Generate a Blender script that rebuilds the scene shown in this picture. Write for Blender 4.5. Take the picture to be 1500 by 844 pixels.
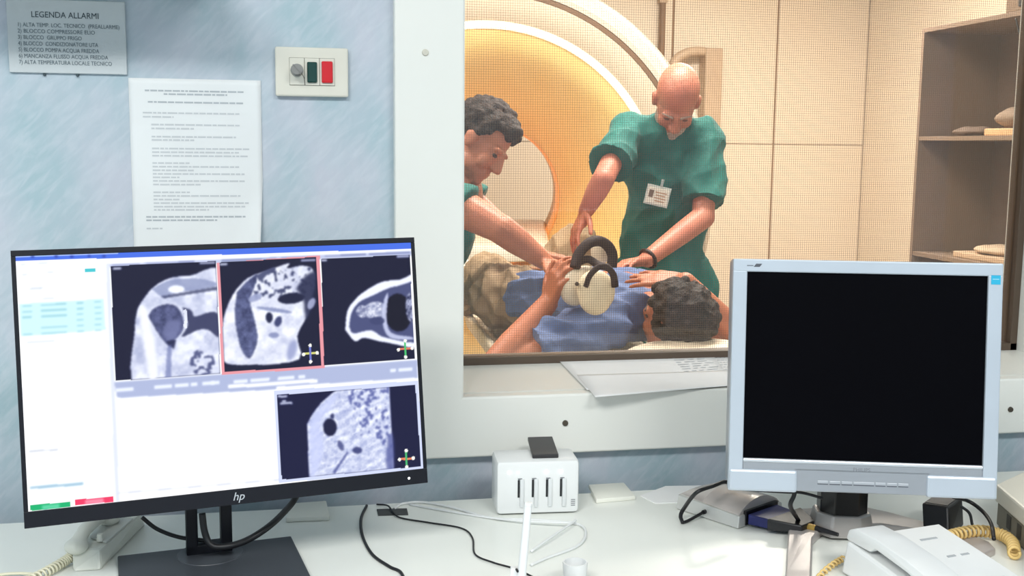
import bpy, bmesh, math, random
import numpy as np
from mathutils import Vector, Matrix, Quaternion

for o in list(bpy.data.objects):
    bpy.data.objects.remove(o, do_unlink=True)
scene = bpy.context.scene
COL = scene.collection
random.seed(7)

# ------------------------------------------------------------------ camera
F = 1600.0                                   # focal length in pixels of a 1500 x 844 frame
YAW, ROLL = math.radians(11.0), 0.010
PITCH = math.atan((422 - 215) / F)
CAM = Vector((0, 0, 1.345))
_r0 = Vector((math.cos(YAW), -math.sin(YAW), 0))
_f0 = Vector((math.sin(YAW), math.cos(YAW), 0))
FWD = _f0 * math.cos(PITCH) - Vector((0, 0, 1)) * math.sin(PITCH)
_u0 = _r0.cross(FWD)
RIGHT = _r0 * math.cos(ROLL) + _u0 * math.sin(ROLL)
UP = _u0 * math.cos(ROLL) - _r0 * math.sin(ROLL)
cam_data = bpy.data.cameras.new('camera')
cam = bpy.data.objects.new('camera', cam_data)
COL.objects.link(cam)
cam_data.sensor_width = 36.0
cam_data.lens = 36.0 * F / 1500.0
cam_data.clip_start = 0.05
cam.matrix_world = Matrix(((RIGHT.x, UP.x, -FWD.x, CAM.x), (RIGHT.y, UP.y, -FWD.y, CAM.y),
                           (RIGHT.z, UP.z, -FWD.z, CAM.z), (0, 0, 0, 1)))
scene.camera = cam

# ------------------------------------------------------------------ world, light, exposure
world = bpy.data.worlds.new('world')
scene.world = world
world.use_nodes = True
world.node_tree.nodes['Background'].inputs[0].default_value = (0.8, 0.85, 0.9, 1)
world.node_tree.nodes['Background'].inputs[1].default_value = 0.05
scene.view_settings.view_transform = 'Standard'
scene.view_settings.look = 'None'
scene.view_settings.gamma = 1.0
scene.view_settings.use_curve_mapping = False
scene.view_settings.exposure = 0.0


def area_light(name, loc, target, sx, sy, power, color):
    d = bpy.data.lights.new(name, 'AREA')
    d.shape = 'RECTANGLE'
    d.size, d.size_y, d.energy, d.color = sx, sy, power, color
    o = bpy.data.objects.new(name, d)
    COL.objects.link(o)
    o.location = loc
    o.rotation_euler = (Vector(target) - Vector(loc)).to_track_quat('-Z', 'Y').to_euler()
    return o


# control room: two cool ceiling panels; scan room: warm ceiling panels
area_light('ceiling_lamp_control', (-0.9, -0.55, 2.74), (-0.9, -0.55, 0), 1.2, 0.6, 74, (1.0, 1.0, 0.97))
area_light('ceiling_lamp_control', (1.0, -0.75, 2.74), (1.0, -0.75, 0), 1.2, 0.6, 55, (1.0, 1.0, 0.97))
area_light('ceiling_lamp_scan', (1.3, 3.5, 2.88), (1.3, 3.5, 0), 1.2, 0.6, 92, (1.0, 0.94, 0.85))
area_light('ceiling_lamp_scan', (-0.9, 3.3, 2.88), (-0.9, 3.3, 0), 1.2, 0.6, 58, (1.0, 0.94, 0.85))
area_light('ceiling_lamp_scan', (2.7, 5.7, 2.88), (2.7, 5.7, 0), 1.2, 0.6, 112, (1.0, 0.94, 0.85))


# ------------------------------------------------------------------ helpers
def ray(px, py):
    return FWD + RIGHT * ((px - 750) / F) - UP * ((py - 422) / F)


def P(px, py, d):
    return CAM + ray(px, py) * d


def onY(px, py, y):
    r = ray(px, py)
    return CAM + r * (y / r.y)


def onZ(px, py, z):
    r = ray(px, py)
    return CAM + r * ((z - CAM.z) / r.z)


def lin(c):
    return tuple(((v / 255) / 12.92 if v / 255 <= 0.04045 else ((v / 255 + 0.055) / 1.055) ** 2.4) for v in c)


MATS = {}


def mat(name, rgb, rough=0.5, metal=0.0, var=None, vscale=6.0, bump=0.0, bscale=60.0, emit=0.0, spec=0.5,
        stretch=(1, 1, 1), detail=4.0, sheen=0.0, sss=0.0, coat=0.0):
    if name in MATS:
        return MATS[name]
    m = bpy.data.materials.new(name)
    m.use_nodes = True
    nt = m.node_tree
    b = nt.nodes['Principled BSDF']
    col = lin(rgb) + (1,)
    b.inputs['Base Color'].default_value = col
    b.inputs['Roughness'].default_value = rough
    b.inputs['Metallic'].default_value = metal
    b.inputs['Specular IOR Level'].default_value = spec
    if sheen:
        b.inputs['Sheen Weight'].default_value = sheen
    if coat:
        b.inputs['Coat Weight'].default_value = coat
    if sss:
        b.inputs['Subsurface Weight'].default_value = sss
        b.inputs['Subsurface Radius'].default_value = (0.02, 0.008, 0.005)
    if emit:
        b.inputs['Emission Color'].default_value = col
        b.inputs['Emission Strength'].default_value = emit
    tc = nt.nodes.new('ShaderNodeTexCoord')
    mp = nt.nodes.new('ShaderNodeMapping')
    mp.inputs['Scale'].default_value = stretch
    nt.links.new(tc.outputs['Object'], mp.inputs['Vector'])
    # every material carries a little procedural variation
    n = nt.nodes.new('ShaderNodeTexNoise')
    n.inputs['Scale'].default_value = vscale
    n.inputs['Detail'].default_value = detail
    nt.links.new(mp.outputs['Vector'], n.inputs['Vector'])
    ramp = nt.nodes.new('ShaderNodeValToRGB')
    ramp.color_ramp.elements[0].position = 0.35
    ramp.color_ramp.elements[1].position = 0.65
    other = lin(var) + (1,) if var else tuple(min(1, v * 0.94) for v in col[:3]) + (1,)
    ramp.color_ramp.elements[0].color = other
    ramp.color_ramp.elements[1].color = col
    nt.links.new(n.outputs['Fac'], ramp.inputs['Fac'])
    nt.links.new(ramp.outputs['Color'], b.inputs['Base Color'])
    if emit:
        nt.links.new(ramp.outputs['Color'], b.inputs['Emission Color'])
    if bump:
        n2 = nt.nodes.new('ShaderNodeTexNoise')
        n2.inputs['Scale'].default_value = bscale
        n2.inputs['Detail'].default_value = 3
        nt.links.new(mp.outputs['Vector'], n2.inputs['Vector'])
        bp = nt.nodes.new('ShaderNodeBump')
        bp.inputs['Strength'].default_value = bump
        bp.inputs['Distance'].default_value = 0.02
        nt.links.new(n2.outputs['Fac'], bp.inputs['Height'])
        nt.links.new(bp.outputs['Normal'], b.inputs['Normal'])
    MATS[name] = m
    return m


FRAME = {}          # object -> its world matrix (kept here so that nothing waits for a depsgraph update)


def thing(name, loc, rot=None, label=None, cat=None, group=None, kind=None):
    o = bpy.data.objects.new(name, None)
    o.empty_display_size = 0.05
    COL.objects.link(o)
    M = Matrix.Translation(Vector(loc)) @ (rot.to_4x4() if rot else Matrix.Identity(4))
    o.matrix_world = M
    FRAME[o] = M
    tag(o, label, cat, group, kind)
    return o


def tag(o, label=None, cat=None, group=None, kind=None):
    if label: o['label'] = label
    if cat: o['category'] = cat
    if group: o['group'] = group
    if kind: o['kind'] = kind
    return o


def link(name, me, material, parent=None, local=False, smooth=False):
    """one mesh object; world coordinates unless local (then in the parent's frame)"""
    o = bpy.data.objects.new(name, me)
    COL.objects.link(o)
    if material:
        me.materials.append(material)
    if smooth:
        me.polygons.foreach_set('use_smooth', [True] * len(me.polygons))
    if parent is not None:
        o.parent = parent
        if not local:
            o.matrix_parent_inverse = FRAME[parent].inverted()
            FRAME[o] = Matrix.Identity(4)
        else:
            FRAME[o] = FRAME[parent].copy()
    else:
        FRAME[o] = Matrix.Identity(4)
    return o


def base_origin(o):
    """move a one-mesh thing's origin to the middle of its base"""
    me = o.data
    co = np.empty(len(me.vertices) * 3)
    me.vertices.foreach_get('co', co)
    co = co.reshape(-1, 3)
    c = Vector(((co[:, 0].min() + co[:, 0].max()) / 2, (co[:, 1].min() + co[:, 1].max()) / 2, co[:, 2].min()))
    me.transform(Matrix.Translation(-c))
    o.location = c
    FRAME[o] = Matrix.Translation(c)
    return o


def obj(name, bm, material, parent=None, local=False, smooth=False):
    me = bpy.data.meshes.new(name)
    bmesh.ops.recalc_face_normals(bm, faces=bm.faces)
    bm.to_mesh(me)
    bm.free()
    if smooth == 'auto':
        o = link(name, me, material, parent, local, True)
        me.set_sharp_from_angle(angle=math.radians(38))
        return o
    return link(name, me, material, parent, local, smooth)


def single(name, bm, material, label, cat, group=None, smooth=False):
    o = obj(name, bm, material, None, False, smooth)
    base_origin(o)
    return tag(o, label, cat, group)


def NB():
    return bmesh.new()


def merge(bm, other):
    me = bpy.data.meshes.new('tmp')
    other.to_mesh(me)
    other.free()
    bm.from_mesh(me)
    bpy.data.meshes.remove(me)


def box(bm, c, s, bev=0.0, rot=None, seg=2):
    b = bmesh.new()
    bmesh.ops.create_cube(b, size=1.0)
    bmesh.ops.scale(b, vec=Vector(s), verts=b.verts)
    if bev:
        bmesh.ops.bevel(b, geom=list(b.edges), offset=bev, segments=seg, affect='EDGES', profile=0.5)
    M = Matrix.Translation(Vector(c)) @ (rot.to_4x4() if rot else Matrix.Identity(4))
    b.transform(M)
    merge(bm, b)
    return bm


def box2(bm, a, b_, bev=0.0):
    a, b_ = Vector(a), Vector(b_)
    return box(bm, (a + b_) / 2, [abs(v) for v in (b_ - a)], bev)


def cyl(bm, p0, p1, r0, r1=None, seg=20, bev=0.0):
    p0, p1 = Vector(p0), Vector(p1)
    r1 = r0 if r1 is None else r1
    d = p1 - p0
    b = bmesh.new()
    bmesh.ops.create_cone(b, cap_ends=True, segments=seg, radius1=r0, radius2=r1, depth=d.length)
    if bev:
        ed = [e for e in b.edges if len(e.link_faces) == 2 and any(len(f.verts) > 4 for f in e.link_faces)]
        bmesh.ops.bevel(b, geom=ed, offset=bev, segments=2, affect='EDGES', profile=0.5)
    M = Matrix.Translation((p0 + p1) / 2) @ d.to_track_quat('Z', 'Y').to_matrix().to_4x4()
    b.transform(M)
    merge(bm, b)
    return bm


def ball(bm, c, r, rot=None, sub=3):
    b = bmesh.new()
    bmesh.ops.create_icosphere(b, subdivisions=sub, radius=1.0)
    r = (r, r, r) if isinstance(r, (int, float)) else r
    bmesh.ops.scale(b, vec=Vector(r), verts=b.verts)
    b.transform(Matrix.Translation(Vector(c)) @ (rot.to_4x4() if rot else Matrix.Identity(4)))
    merge(bm, b)
    return bm


def capsule(bm, p0, r0, p1, r1, seg=14, flat=False, squash=None):
    """tapered limb; round ends unless flat"""
    p0, p1 = Vector(p0), Vector(p1)
    d = p1 - p0
    L = d.length
    if L < 1e-6:
        return ball(bm, p0, r0)
    Q = d.to_track_quat('Z', 'Y').to_matrix().to_4x4()
    prof = []
    if flat:
        prof = [(0, 0), (r0, 0), (r1, L), (0, L)]
    else:
        for k in range(5):
            a = math.pi / 2 * k / 4
            prof.append((r0 * math.sin(a), -r0 * math.cos(a)))
        for k in range(5):
            a = math.pi / 2 * k / 4
            prof.append((r1 * math.cos(a), L + r1 * math.sin(a)))
    b = bmesh.new()
    rings = []
    for (r, z) in prof:
        if r < 1e-7:
            rings.append([b.verts.new((0, 0, z))])
        else:
            rings.append([b.verts.new((r * math.cos(2 * math.pi * i / seg), r * math.sin(2 * math.pi * i / seg), z)) for i in range(seg)])
    for A, B in zip(rings, rings[1:]):
        for i in range(seg):
            j = (i + 1) % seg
            if len(A) == 1 and len(B) == 1: continue
            if len(A) == 1: b.faces.new((A[0], B[j], B[i]))
            elif len(B) == 1: b.faces.new((A[i], A[j], B[0]))
            else: b.faces.new((A[i], A[j], B[j], B[i]))
    if squash is not None:                    # (world axis, factor): flattens the limb along that axis
        ax, k = squash
        ax = (Q.inverted().to_3x3() @ Vector(ax)).normalized()
        for v in b.verts:
            v.co -= ax * (v.co.dot(ax) * (1 - k))
    b.transform(Matrix.Translation(p0) @ Q)
    merge(bm, b)
    return bm


def spline(pts, n=10):
    pts = [Vector(p) for p in pts]
    if len(pts) < 3:
        return pts
    ext = [pts[0] * 2 - pts[1]] + pts + [pts[-1] * 2 - pts[-2]]
    out = []
    for i in range(1, len(ext) - 2):
        a, b, c, d = ext[i - 1], ext[i], ext[i + 1], ext[i + 2]
        for k in range(n):
            t = k / n
            out.append(0.5 * ((2 * b) + (c - a) * t + (2 * a - 5 * b + 4 * c - d) * t * t + (3 * b - a - 3 * c + d) * t ** 3))
    out.append(pts[-1])
    return out


def tube(bm, pts, r, seg=8, smooth_n=10, flatten=None):
    pts = spline(pts, smooth_n) if smooth_n else [Vector(p) for p in pts]
    rs = r if isinstance(r, (list, tuple)) else None
    b = bmesh.new()
    rings = []
    nrm = None
    for i, p in enumerate(pts):
        t = (pts[min(i + 1, len(pts) - 1)] - pts[max(i - 1, 0)]).normalized()
        if nrm is None:
            nrm = t.orthogonal().normalized()
        nrm = (nrm - t * nrm.dot(t)).normalized()
        bi = t.cross(nrm)
        rr = rs[0] + (rs[1] - rs[0]) * i / (len(pts) - 1) if rs else r
        ring = []
        for k in range(seg):
            a = 2 * math.pi * k / seg
            off = nrm * math.cos(a) * rr + bi * math.sin(a) * rr
            if flatten is not None:
                ax, kf = flatten
                off -= ax * (off.dot(ax) * (1 - kf))
            ring.append(b.verts.new(p + off))
        rings.append(ring)
    for A, B in zip(rings, rings[1:]):
        for k in range(seg):
            b.faces.new((A[k], A[(k + 1) % seg], B[(k + 1) % seg], B[k]))
    b.faces.new(rings[0][::-1])
    b.faces.new(rings[-1])
    merge(bm, b)
    return bm


def prism(bm, pts, off, bev=0.0):
    """polygon (3-D points in a plane) pushed along off"""
    b = bmesh.new()
    A = [b.verts.new(Vector(p)) for p in pts]
    B = [b.verts.new(Vector(p) + Vector(off)) for p in pts]
    n = len(A)
    b.faces.new(A)
    b.faces.new(B[::-1])
    for i in range(n):
        b.faces.new((A[i], B[i], B[(i + 1) % n], A[(i + 1) % n]))
    bmesh.ops.recalc_face_normals(b, faces=b.faces)
    if bev:
        bmesh.ops.bevel(b, geom=list(b.edges), offset=bev, segments=2, affect='EDGES', profile=0.5)
    merge(bm, b)
    return bm


def loft(bm, lower, upper, bev=0.0):
    b = bmesh.new()
    A = [b.verts.new(Vector(p)) for p in lower]
    B = [b.verts.new(Vector(p)) for p in upper]
    n = len(A)
    b.faces.new(A[::-1])
    b.faces.new(B)
    for i in range(n):
        b.faces.new((A[i], A[(i + 1) % n], B[(i + 1) % n], B[i]))
    bmesh.ops.recalc_face_normals(b, faces=b.faces)
    if bev:
        bmesh.ops.bevel(b, geom=list(b.edges), offset=bev, segments=2, affect='EDGES', profile=0.5)
    merge(bm, b)
    return bm


def lathe(bm, prof, M, seg=96, closed=False):
    """profile (r, t) turned about the local Z axis of M"""
    b = bmesh.new()
    rings = [[b.verts.new((r * math.cos(2 * math.pi * i / seg), r * math.sin(2 * math.pi * i / seg), t)) for i in range(seg)]
             if r > 1e-6 else [b.verts.new((0, 0, t))] for (r, t) in prof]
    pairs = list(zip(rings, rings[1:])) + ([(rings[-1], rings[0])] if closed else [])
    for A, B in pairs:
        for i in range(seg):
            j = (i + 1) % seg
            if len(A) == 1: b.faces.new((A[0], B[j], B[i]))
            elif len(B) == 1: b.faces.new((A[i], A[j], B[0]))
            else: b.faces.new((A[i], A[j], B[j], B[i]))
    b.transform(M)
    merge(bm, b)
    return bm


def text(bm, s, size, M, align='LEFT', extrude=0.0, shear=0.0, sx=1.0, width=None):
    cu = bpy.data.curves.new('t', 'FONT')
    cu.body, cu.size, cu.align_x, cu.extrude, cu.shear = s, size, align, extrude, shear
    cu.resolution_u = 3
    o = bpy.data.objects.new('t', cu)
    COL.objects.link(o)
    me = bpy.data.meshes.new_from_object(o.evaluated_get(bpy.context.evaluated_depsgraph_get()))
    if width:
        xs_ = [v.co.x for v in me.vertices]
        sx = width / (max(xs_) - min(xs_))
    me.transform(M @ Matrix.Diagonal((sx, 1, 1, 1)))
    bm.from_mesh(me)
    bpy.data.meshes.remove(me)
    bpy.data.objects.remove(o)
    bpy.data.curves.remove(cu)
    return bm


FACE_Y = Matrix.Rotation(math.pi / 2, 4, 'X')       # XY print -> XZ, facing -Y


def remesh(name, bm, voxel, material, parent=None, smooth_it=3, disp=None):
    """fuse overlapping closed shapes into one continuous skin"""
    me = bpy.data.meshes.new('src')
    bm.to_mesh(me)
    bm.free()
    o = bpy.data.objects.new('src', me)
    COL.objects.link(o)
    md = o.modifiers.new('r', 'REMESH')
    md.mode = 'VOXEL'
    md.voxel_size = voxel
    if smooth_it:
        s = o.modifiers.new('s', 'SMOOTH')
        s.factor, s.iterations = 0.5, smooth_it
    m2 = bpy.data.meshes.new_from_object(o.evaluated_get(bpy.context.evaluated_depsgraph_get()))
    bpy.data.objects.remove(o)
    bpy.data.meshes.remove(me)
    m2.name = name
    m2.materials.clear()
    if disp:
        n = len(m2.vertices)
        co = np.empty(n * 3); nr = np.empty(n * 3)
        m2.vertices.foreach_get('co', co); m2.vertices.foreach_get('normal', nr)
        co, nr = co.reshape(-1, 3), nr.reshape(-1, 3)
        co += nr * disp(co)[:, None]
        m2.vertices.foreach_set('co', co.ravel())
        m2.update()
    return link(name, m2, material, parent, False, True)


def folds(amp, freq, seed=0, axis=(0, 0, 1), stretch=0.35):
    """soft cloth folds: ridged sums of sines running mostly along axis"""
    rng = np.random.RandomState(seed)
    ax = np.array(Vector(axis).normalized())
    ks = []
    for i in range(5):
        v = rng.normal(size=3)
        v -= ax * v.dot(ax) * (1 - stretch)
        v /= np.linalg.norm(v)
        ks.append((v * freq * rng.uniform(0.6, 1.7), rng.uniform(0, 6.28)))

    def f(co):
        s = np.zeros(len(co))
        for k, ph in ks:
            w = np.sin(co @ k + ph + 0.8 * np.sin(co @ (k[[1, 2, 0]] * 0.6) + ph))
            s += 1 - 2 * np.abs(w)
        return s / len(ks) ** .5 * amp
    return f

# ------------------------------------------------------------------ setting: control room
WY, FY, SY = 1.855, 1.830, 2.165             # wall face, face of the window board, wall face in the scan room
SILL = onY(750, 580, FY).z
GY = onZ(760, 531, SILL + 0.004).y           # glass
XL = onY(680, 300, FY).x
XR = onY(1497, 400, GY).x
ZT = 2.30
M_wall = mat('blue_plaster', (168, 192, 201), 0.75, var=(194, 200, 212), vscale=6, bump=0.08, bscale=40, stretch=(1.5, 1, 0.8), detail=7)
_nt = M_wall.node_tree                        # brushed diagonal strokes over the clouded colour
_tc = [n for n in _nt.nodes if n.type == 'TEX_COORD'][0]
_mr = _nt.nodes.new('ShaderNodeMapping'); _mr.inputs['Rotation'].default_value = (0, .8, 0)
_mp = _nt.nodes.new('ShaderNodeMapping'); _mp.inputs['Scale'].default_value = (2.6, 1, 10)
_ns = _nt.nodes.new('ShaderNodeTexNoise'); _ns.inputs['Scale'].default_value = 9.0; _ns.inputs['Detail'].default_value = 5; _ns.inputs['Distortion'].default_value = .6
_rp = _nt.nodes.new('ShaderNodeValToRGB'); _rp.color_ramp.elements[0].position = .42; _rp.color_ramp.elements[1].position = .72
_rp.color_ramp.elements[0].color = (0, 0, 0, 1); _rp.color_ramp.elements[1].color = (.5, .5, .5, 1)
_mx = _nt.nodes.new('ShaderNodeMix'); _mx.data_type = 'RGBA'
_base = _nt.nodes['Principled BSDF'].inputs['Base Color'].links[0].from_socket
_nt.links.new(_tc.outputs['Object'], _mr.inputs['Vector']); _nt.links.new(_mr.outputs['Vector'], _mp.inputs['Vector']); _nt.links.new(_mp.outputs['Vector'], _ns.inputs['Vector'])
_nt.links.new(_ns.outputs['Fac'], _rp.inputs['Fac']); _nt.links.new(_rp.outputs['Color'], _mx.inputs[0])
_nt.links.new(_base, _mx.inputs[6]); _mx.inputs[7].default_value = lin((206, 213, 222)) + (1,)
_nt.links.new(_mx.outputs[2], _nt.nodes['Principled BSDF'].inputs['Base Color'])
M_white = mat('white_paint', (239, 239, 233), 0.38, var=(236, 237, 231), vscale=3)
M_floor = mat('grey_vinyl', (150, 155, 158), 0.5, var=(140, 146, 150), vscale=30)
M_ceil = mat('ceiling_white', (235, 235, 232), 0.8)
M_beige = mat('beige_panel', (240, 226, 206), 0.5, var=(238, 222, 201), vscale=2)
M_seam = mat('seam_brown', (168, 138, 108), 0.7)
M_dark = mat('dark_bronze', (92, 78, 66), 0.45, metal=0.2)
CX0, CX1, CY0, CZ = -2.2, 2.7, -2.3, 2.76
RX0, RX1, RY1, RZ = -3.0, 4.3, 7.9, 2.9

b = NB()
big0, big1 = RX0 - 0.1, RX1 + 0.1
box2(b, (big0, WY, 0), (XL - .02, SY, RZ))
box2(b, (XR + .02, WY, 0), (big1, SY, RZ))
box2(b, (XL - .02, WY, 0), (XR + .02, SY, SILL - 0.03))
box2(b, (XL - .02, WY, ZT + .02), (XR + .02, SY, RZ))
tag(obj('wall_front', b, M_wall), 'pale blue mottled plaster wall with the observation window', kind='structure')
for nm, a, c, m, lab in (
        ('wall_left', (CX0 - 0.1, CY0, 0), (CX0, WY, CZ), M_wall, 'pale blue left wall of the control room'),
        ('wall_right', (CX1, CY0, 0), (CX1 + 0.1, WY, CZ), M_wall, 'pale blue right wall of the control room'),
        ('wall_back', (CX0 - 0.1, CY0 - 0.1, 0), (CX1 + 0.1, CY0, CZ), M_wall, 'pale blue wall behind the desk'),
        ('floor', (CX0 - 0.1, CY0 - 0.1, -0.08), (CX1 + 0.1, WY, 0), M_floor, 'grey vinyl floor of the control room'),
        ('ceiling', (CX0 - 0.1, CY0 - 0.1, CZ), (CX1 + 0.1, WY, CZ + 0.08), M_ceil, 'white ceiling of the control room')):
    tag(obj(nm, box2(NB(), a, c), m), lab, kind='structure')

# scan room shell
for nm, a, c, m, lab in (
        ('wall_far', (RX0, RY1, 0), (RX1, RY1 + 0.1, RZ), M_seam, 'beige panelled far wall of the scan room'),
        ('wall_far_left', (RX0 - 0.1, SY, 0), (RX0, RY1, RZ), M_beige, 'beige left wall of the scan room'),
        ('wall_far_right', (RX1, SY, 0), (RX1 + 0.1, RY1, RZ), M_beige, 'beige right wall of the scan room'),
        ('floor', (RX0 - 0.1, SY, -0.08), (RX1 + 0.1, RY1 + 0.1, 0), mat('tan_vinyl', (176, 158, 136), 0.45, var=(168, 150, 130), vscale=20), 'tan vinyl floor of the scan room'),
        ('ceiling', (RX0 - 0.1, SY, RZ), (RX1 + 0.1, RY1 + 0.1, RZ + 0.08), M_ceil, 'white ceiling of the scan room')):
    o = tag(obj(nm, box2(NB(), a, c), m), lab, kind='structure')
    if nm == 'wall_far':
        far = o
xs = [onY(p, 100, RY1).x for p in (1136, 1283)]
pw = xs[1] - xs[0]
zs_ = onY(1180, 212, RY1).z
x = xs[0] - pw * math.ceil((xs[0] - RX0) / pw)
while x < RX1:
    for z0, z1 in ((0.0, zs_), (zs_, RZ)):
        a, c = max(x, RX0) + 0.008, min(x + pw, RX1) - 0.008
        if c - a > 0.05:
            obj('panel', box2(NB(), (a, RY1 - 0.02, z0 + 0.002), (c, RY1 + 0.001, z1 - 0.002), 0.004), M_beige, far)
    x += pw

# ------------------------------------------------------------------ observation window
win = thing('window_1', (XL, WY, SILL), label='large observation window in a white board frame', kind='structure')
bxl = onY(578, 170, FY).x
bzb = onY(840, 664, FY).z
bxr = XR + 0.115
b = NB()
fo = [b.verts.new((x_, FY, z_)) for x_, z_ in ((bxl, bzb), (bxr, bzb), (bxr, ZT + .12), (bxl, ZT + .12))]
fi = [b.verts.new((x_, FY, z_)) for x_, z_ in ((XL, SILL), (XR + .01, SILL), (XR + .01, ZT), (XL, ZT))]
for k_ in range(4):
    b.faces.new((fo[k_], fo[(k_ + 1) % 4], fi[(k_ + 1) % 4], fi[k_]))
ext = bmesh.ops.extrude_face_region(b, geom=list(b.faces))
for v in [e for e in ext['geom'] if isinstance(e, bmesh.types.BMVert)]:
    v.co.y += WY - FY
bmesh.ops.bevel(b, geom=[e for e in b.edges if e.is_manifold and len(e.link_faces) == 2 and e.calc_face_angle(0) > 1 and all(abs(v.co.y - FY) < 1e-5 for v in e.verts)], offset=.004, segments=3, affect='EDGES', profile=.5)
obj('frame_board', b, M_white, win)
b = NB(); box2(b, (XL - 0.001, WY + 0.01, SILL - 0.03), (XR + 0.012, SY, SILL + .0003)); obj('window_sill', b, M_white, win)
for xa, xb in ((XL - 0.02, XL), (XR, XR + 0.02)):
    b = NB(); box2(b, (xa, FY + 0.002, SILL), (xb, SY, ZT)); obj('jamb', b, M_white, win)
b = NB(); box2(b, (XL, FY + 0.002, ZT), (XR, SY, ZT + 0.02)); obj('jamb', b, M_white, win)
BW = 0.016
for a, c in (((XL, GY, SILL), (XR, GY + 0.04, SILL + BW)), ((XL, GY, ZT - BW), (XR, GY + 0.04, ZT)),
             ((XL, GY, SILL), (XL + BW, GY + 0.04, ZT)), ((XR - BW, GY, SILL), (XR, GY + 0.04, ZT))):
    obj('glazing_bar', box2(NB(), a, c, 0.001), M_dark, win)
# glass pane: clear with a real surface reflection
mg = bpy.data.materials.new('clear_glass')
mg.use_nodes = True
nt = mg.node_tree
nt.nodes.clear()
out = nt.nodes.new('ShaderNodeOutputMaterial')
mix = nt.nodes.new('ShaderNodeMixShader')
tr = nt.nodes.new('ShaderNodeBsdfTransparent')
tr.inputs[0].default_value = (0.985, 0.985, 0.975, 1)
gl = nt.nodes.new('ShaderNodeBsdfGlossy')
gl.inputs['Roughness'].default_value = 0.02
fr = nt.nodes.new('ShaderNodeFresnel')
fr.inputs['IOR'].default_value = 1.5
nt.links.new(fr.outputs[0], mix.inputs[0])
nt.links.new(tr.outputs[0], mix.inputs[1])
nt.links.new(gl.outputs[0], mix.inputs[2])
nt.links.new(mix.outputs[0], out.inputs[0])
obj('glass_pane', box2(NB(), (XL + 0.004, GY + 0.012, SILL + 0.004), (XR - 0.004, GY + 0.018, ZT - 0.004)), mg, win)
# shielding screen of fine crossed wires behind the glass
pitch, w = 0.0047, 0.00038
vs, fs = [], []


def wire(x0, x1, z0, z1, y):
    n = len(vs)
    vs.extend([(x0, y - w / 2, z0), (x1, y - w / 2, z0), (x1, y - w / 2, z1), (x0, y - w / 2, z1),
               (x0, y + w / 2, z0), (x1, y + w / 2, z0), (x1, y + w / 2, z1), (x0, y + w / 2, z1)])
    fs.extend([tuple(n + i for i in q) for q in ((0, 1, 2, 3), (5, 4, 7, 6), (4, 0, 3, 7), (1, 5, 6, 2), (3, 2, 6, 7), (4, 5, 1, 0))])


xx = XL + BW
while xx < XR - BW:
    wire(xx - w / 2, xx + w / 2, SILL + BW, ZT - BW, GY + 0.030); xx += pitch
zz = SILL + BW
while zz < ZT - BW:
    wire(XL + BW, XR - BW, zz - w / 2, zz + w / 2, GY + 0.0304); zz += pitch
me = bpy.data.meshes.new('wire_mesh')
me.from_pydata(vs, [], fs)
tag(link('wire_mesh', me, mat('mesh_wire', (112, 88, 66), 0.6, metal=0.1), win), 'fine copper coloured shielding mesh', kind='stuff')


def screw(px, py, r, m, nm):
    p = onY(px, py, FY)
    bb = NB()
    cyl(bb, p + Vector((0, 0.001, 0)), p + Vector((0, -0.003, 0)), r, r * 0.8, 16)
    obj(nm, bb, m, win, smooth='auto')


M_screw = mat('screw_steel', (92, 84, 74), 0.35, metal=0.8)
screw(828, 620, 0.0058, M_screw, 'screw')
screw(1480, 600, 0.0058, M_screw, 'screw')
screw(623, 77, 0.006, mat('plug_cream', (214, 210, 196), 0.5), 'screw_cap')

# ------------------------------------------------------------------ desk
DZ = 0.75
M_desk = mat('desk_laminate', (240, 242, 236), 0.32, var=(236, 239, 233), vscale=3)
desk = thing('desk', (0.3, 1.4, 0), label='long pale grey desk under the observation window', cat='desk')
dk0, dk1 = 1.02, onZ(880, 721, DZ).y
obj('desktop', box2(NB(), (-1.6, dk0, DZ - 0.03), (1.9, dk1, DZ), 0.003), M_desk, desk)
for xq in (-1.5, 0.2, 1.8):
    obj('side_panel', box2(NB(), (xq - 0.012, dk0 + 0.05, 0), (xq + 0.012, dk1 - 0.03, DZ - 0.03)), M_desk, desk)
obj('modesty_panel', box2(NB(), (-1.49, dk1 - 0.09, 0.25), (1.79, dk1 - 0.07, DZ - 0.03)), M_desk, desk)

# ------------------------------------------------------------------ wall things
# alarm legend plate
a = onY(15, 107, WY); c = onY(187, 109, WY); t = onY(14, -2, WY)
sx0, sx1, sz0, sz1 = a.x, c.x, (a.z + c.z) / 2, t.z
sign = thing('alarm_legend_plate', ((sx0 + sx1) / 2, WY, sz0), label='grey alarm legend plate with seven printed lines on the wall', cat='sign')
obj('plate', box2(NB(), (sx0, WY - 0.006, sz0), (sx1, WY - 0.0002, sz1), 0.0012), mat('plate_grey', (203, 210, 213), 0.45), sign)
M_ink = mat('ink_dark', (62, 78, 86), 0.7)
M_ink2 = mat('ink_soft', (104, 120, 128), 0.7)
sw, sh = sx1 - sx0, sz1 - sz0
lines = ['1) ALTA TEMP. LOC. TECNICO  (PREALLARME)', '2) BLOCCO COMPRESSORE ELIO', '3) BLOCCO  GRUPPO FRIGO', '4) BLOCCO  CONDIZIONATORE UTA',
         '5) BLOCCO POMPA ACQUA FREDDA', '6) MANCANZA FLUSSO ACQUA FREDDA', '7) ALTA TEMPERATURA LOCALE TECNICO']
b = NB()
text(b, 'LEGENDA ALLARMI', sh * 0.115, Matrix.Translation((sx0 + sw * 0.49, WY - 0.0065, sz1 - sh * 0.245)) @ FACE_Y, 'CENTER', 0.0001, width=sw * .565)
obj('heading', b, M_ink, sign)
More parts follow.
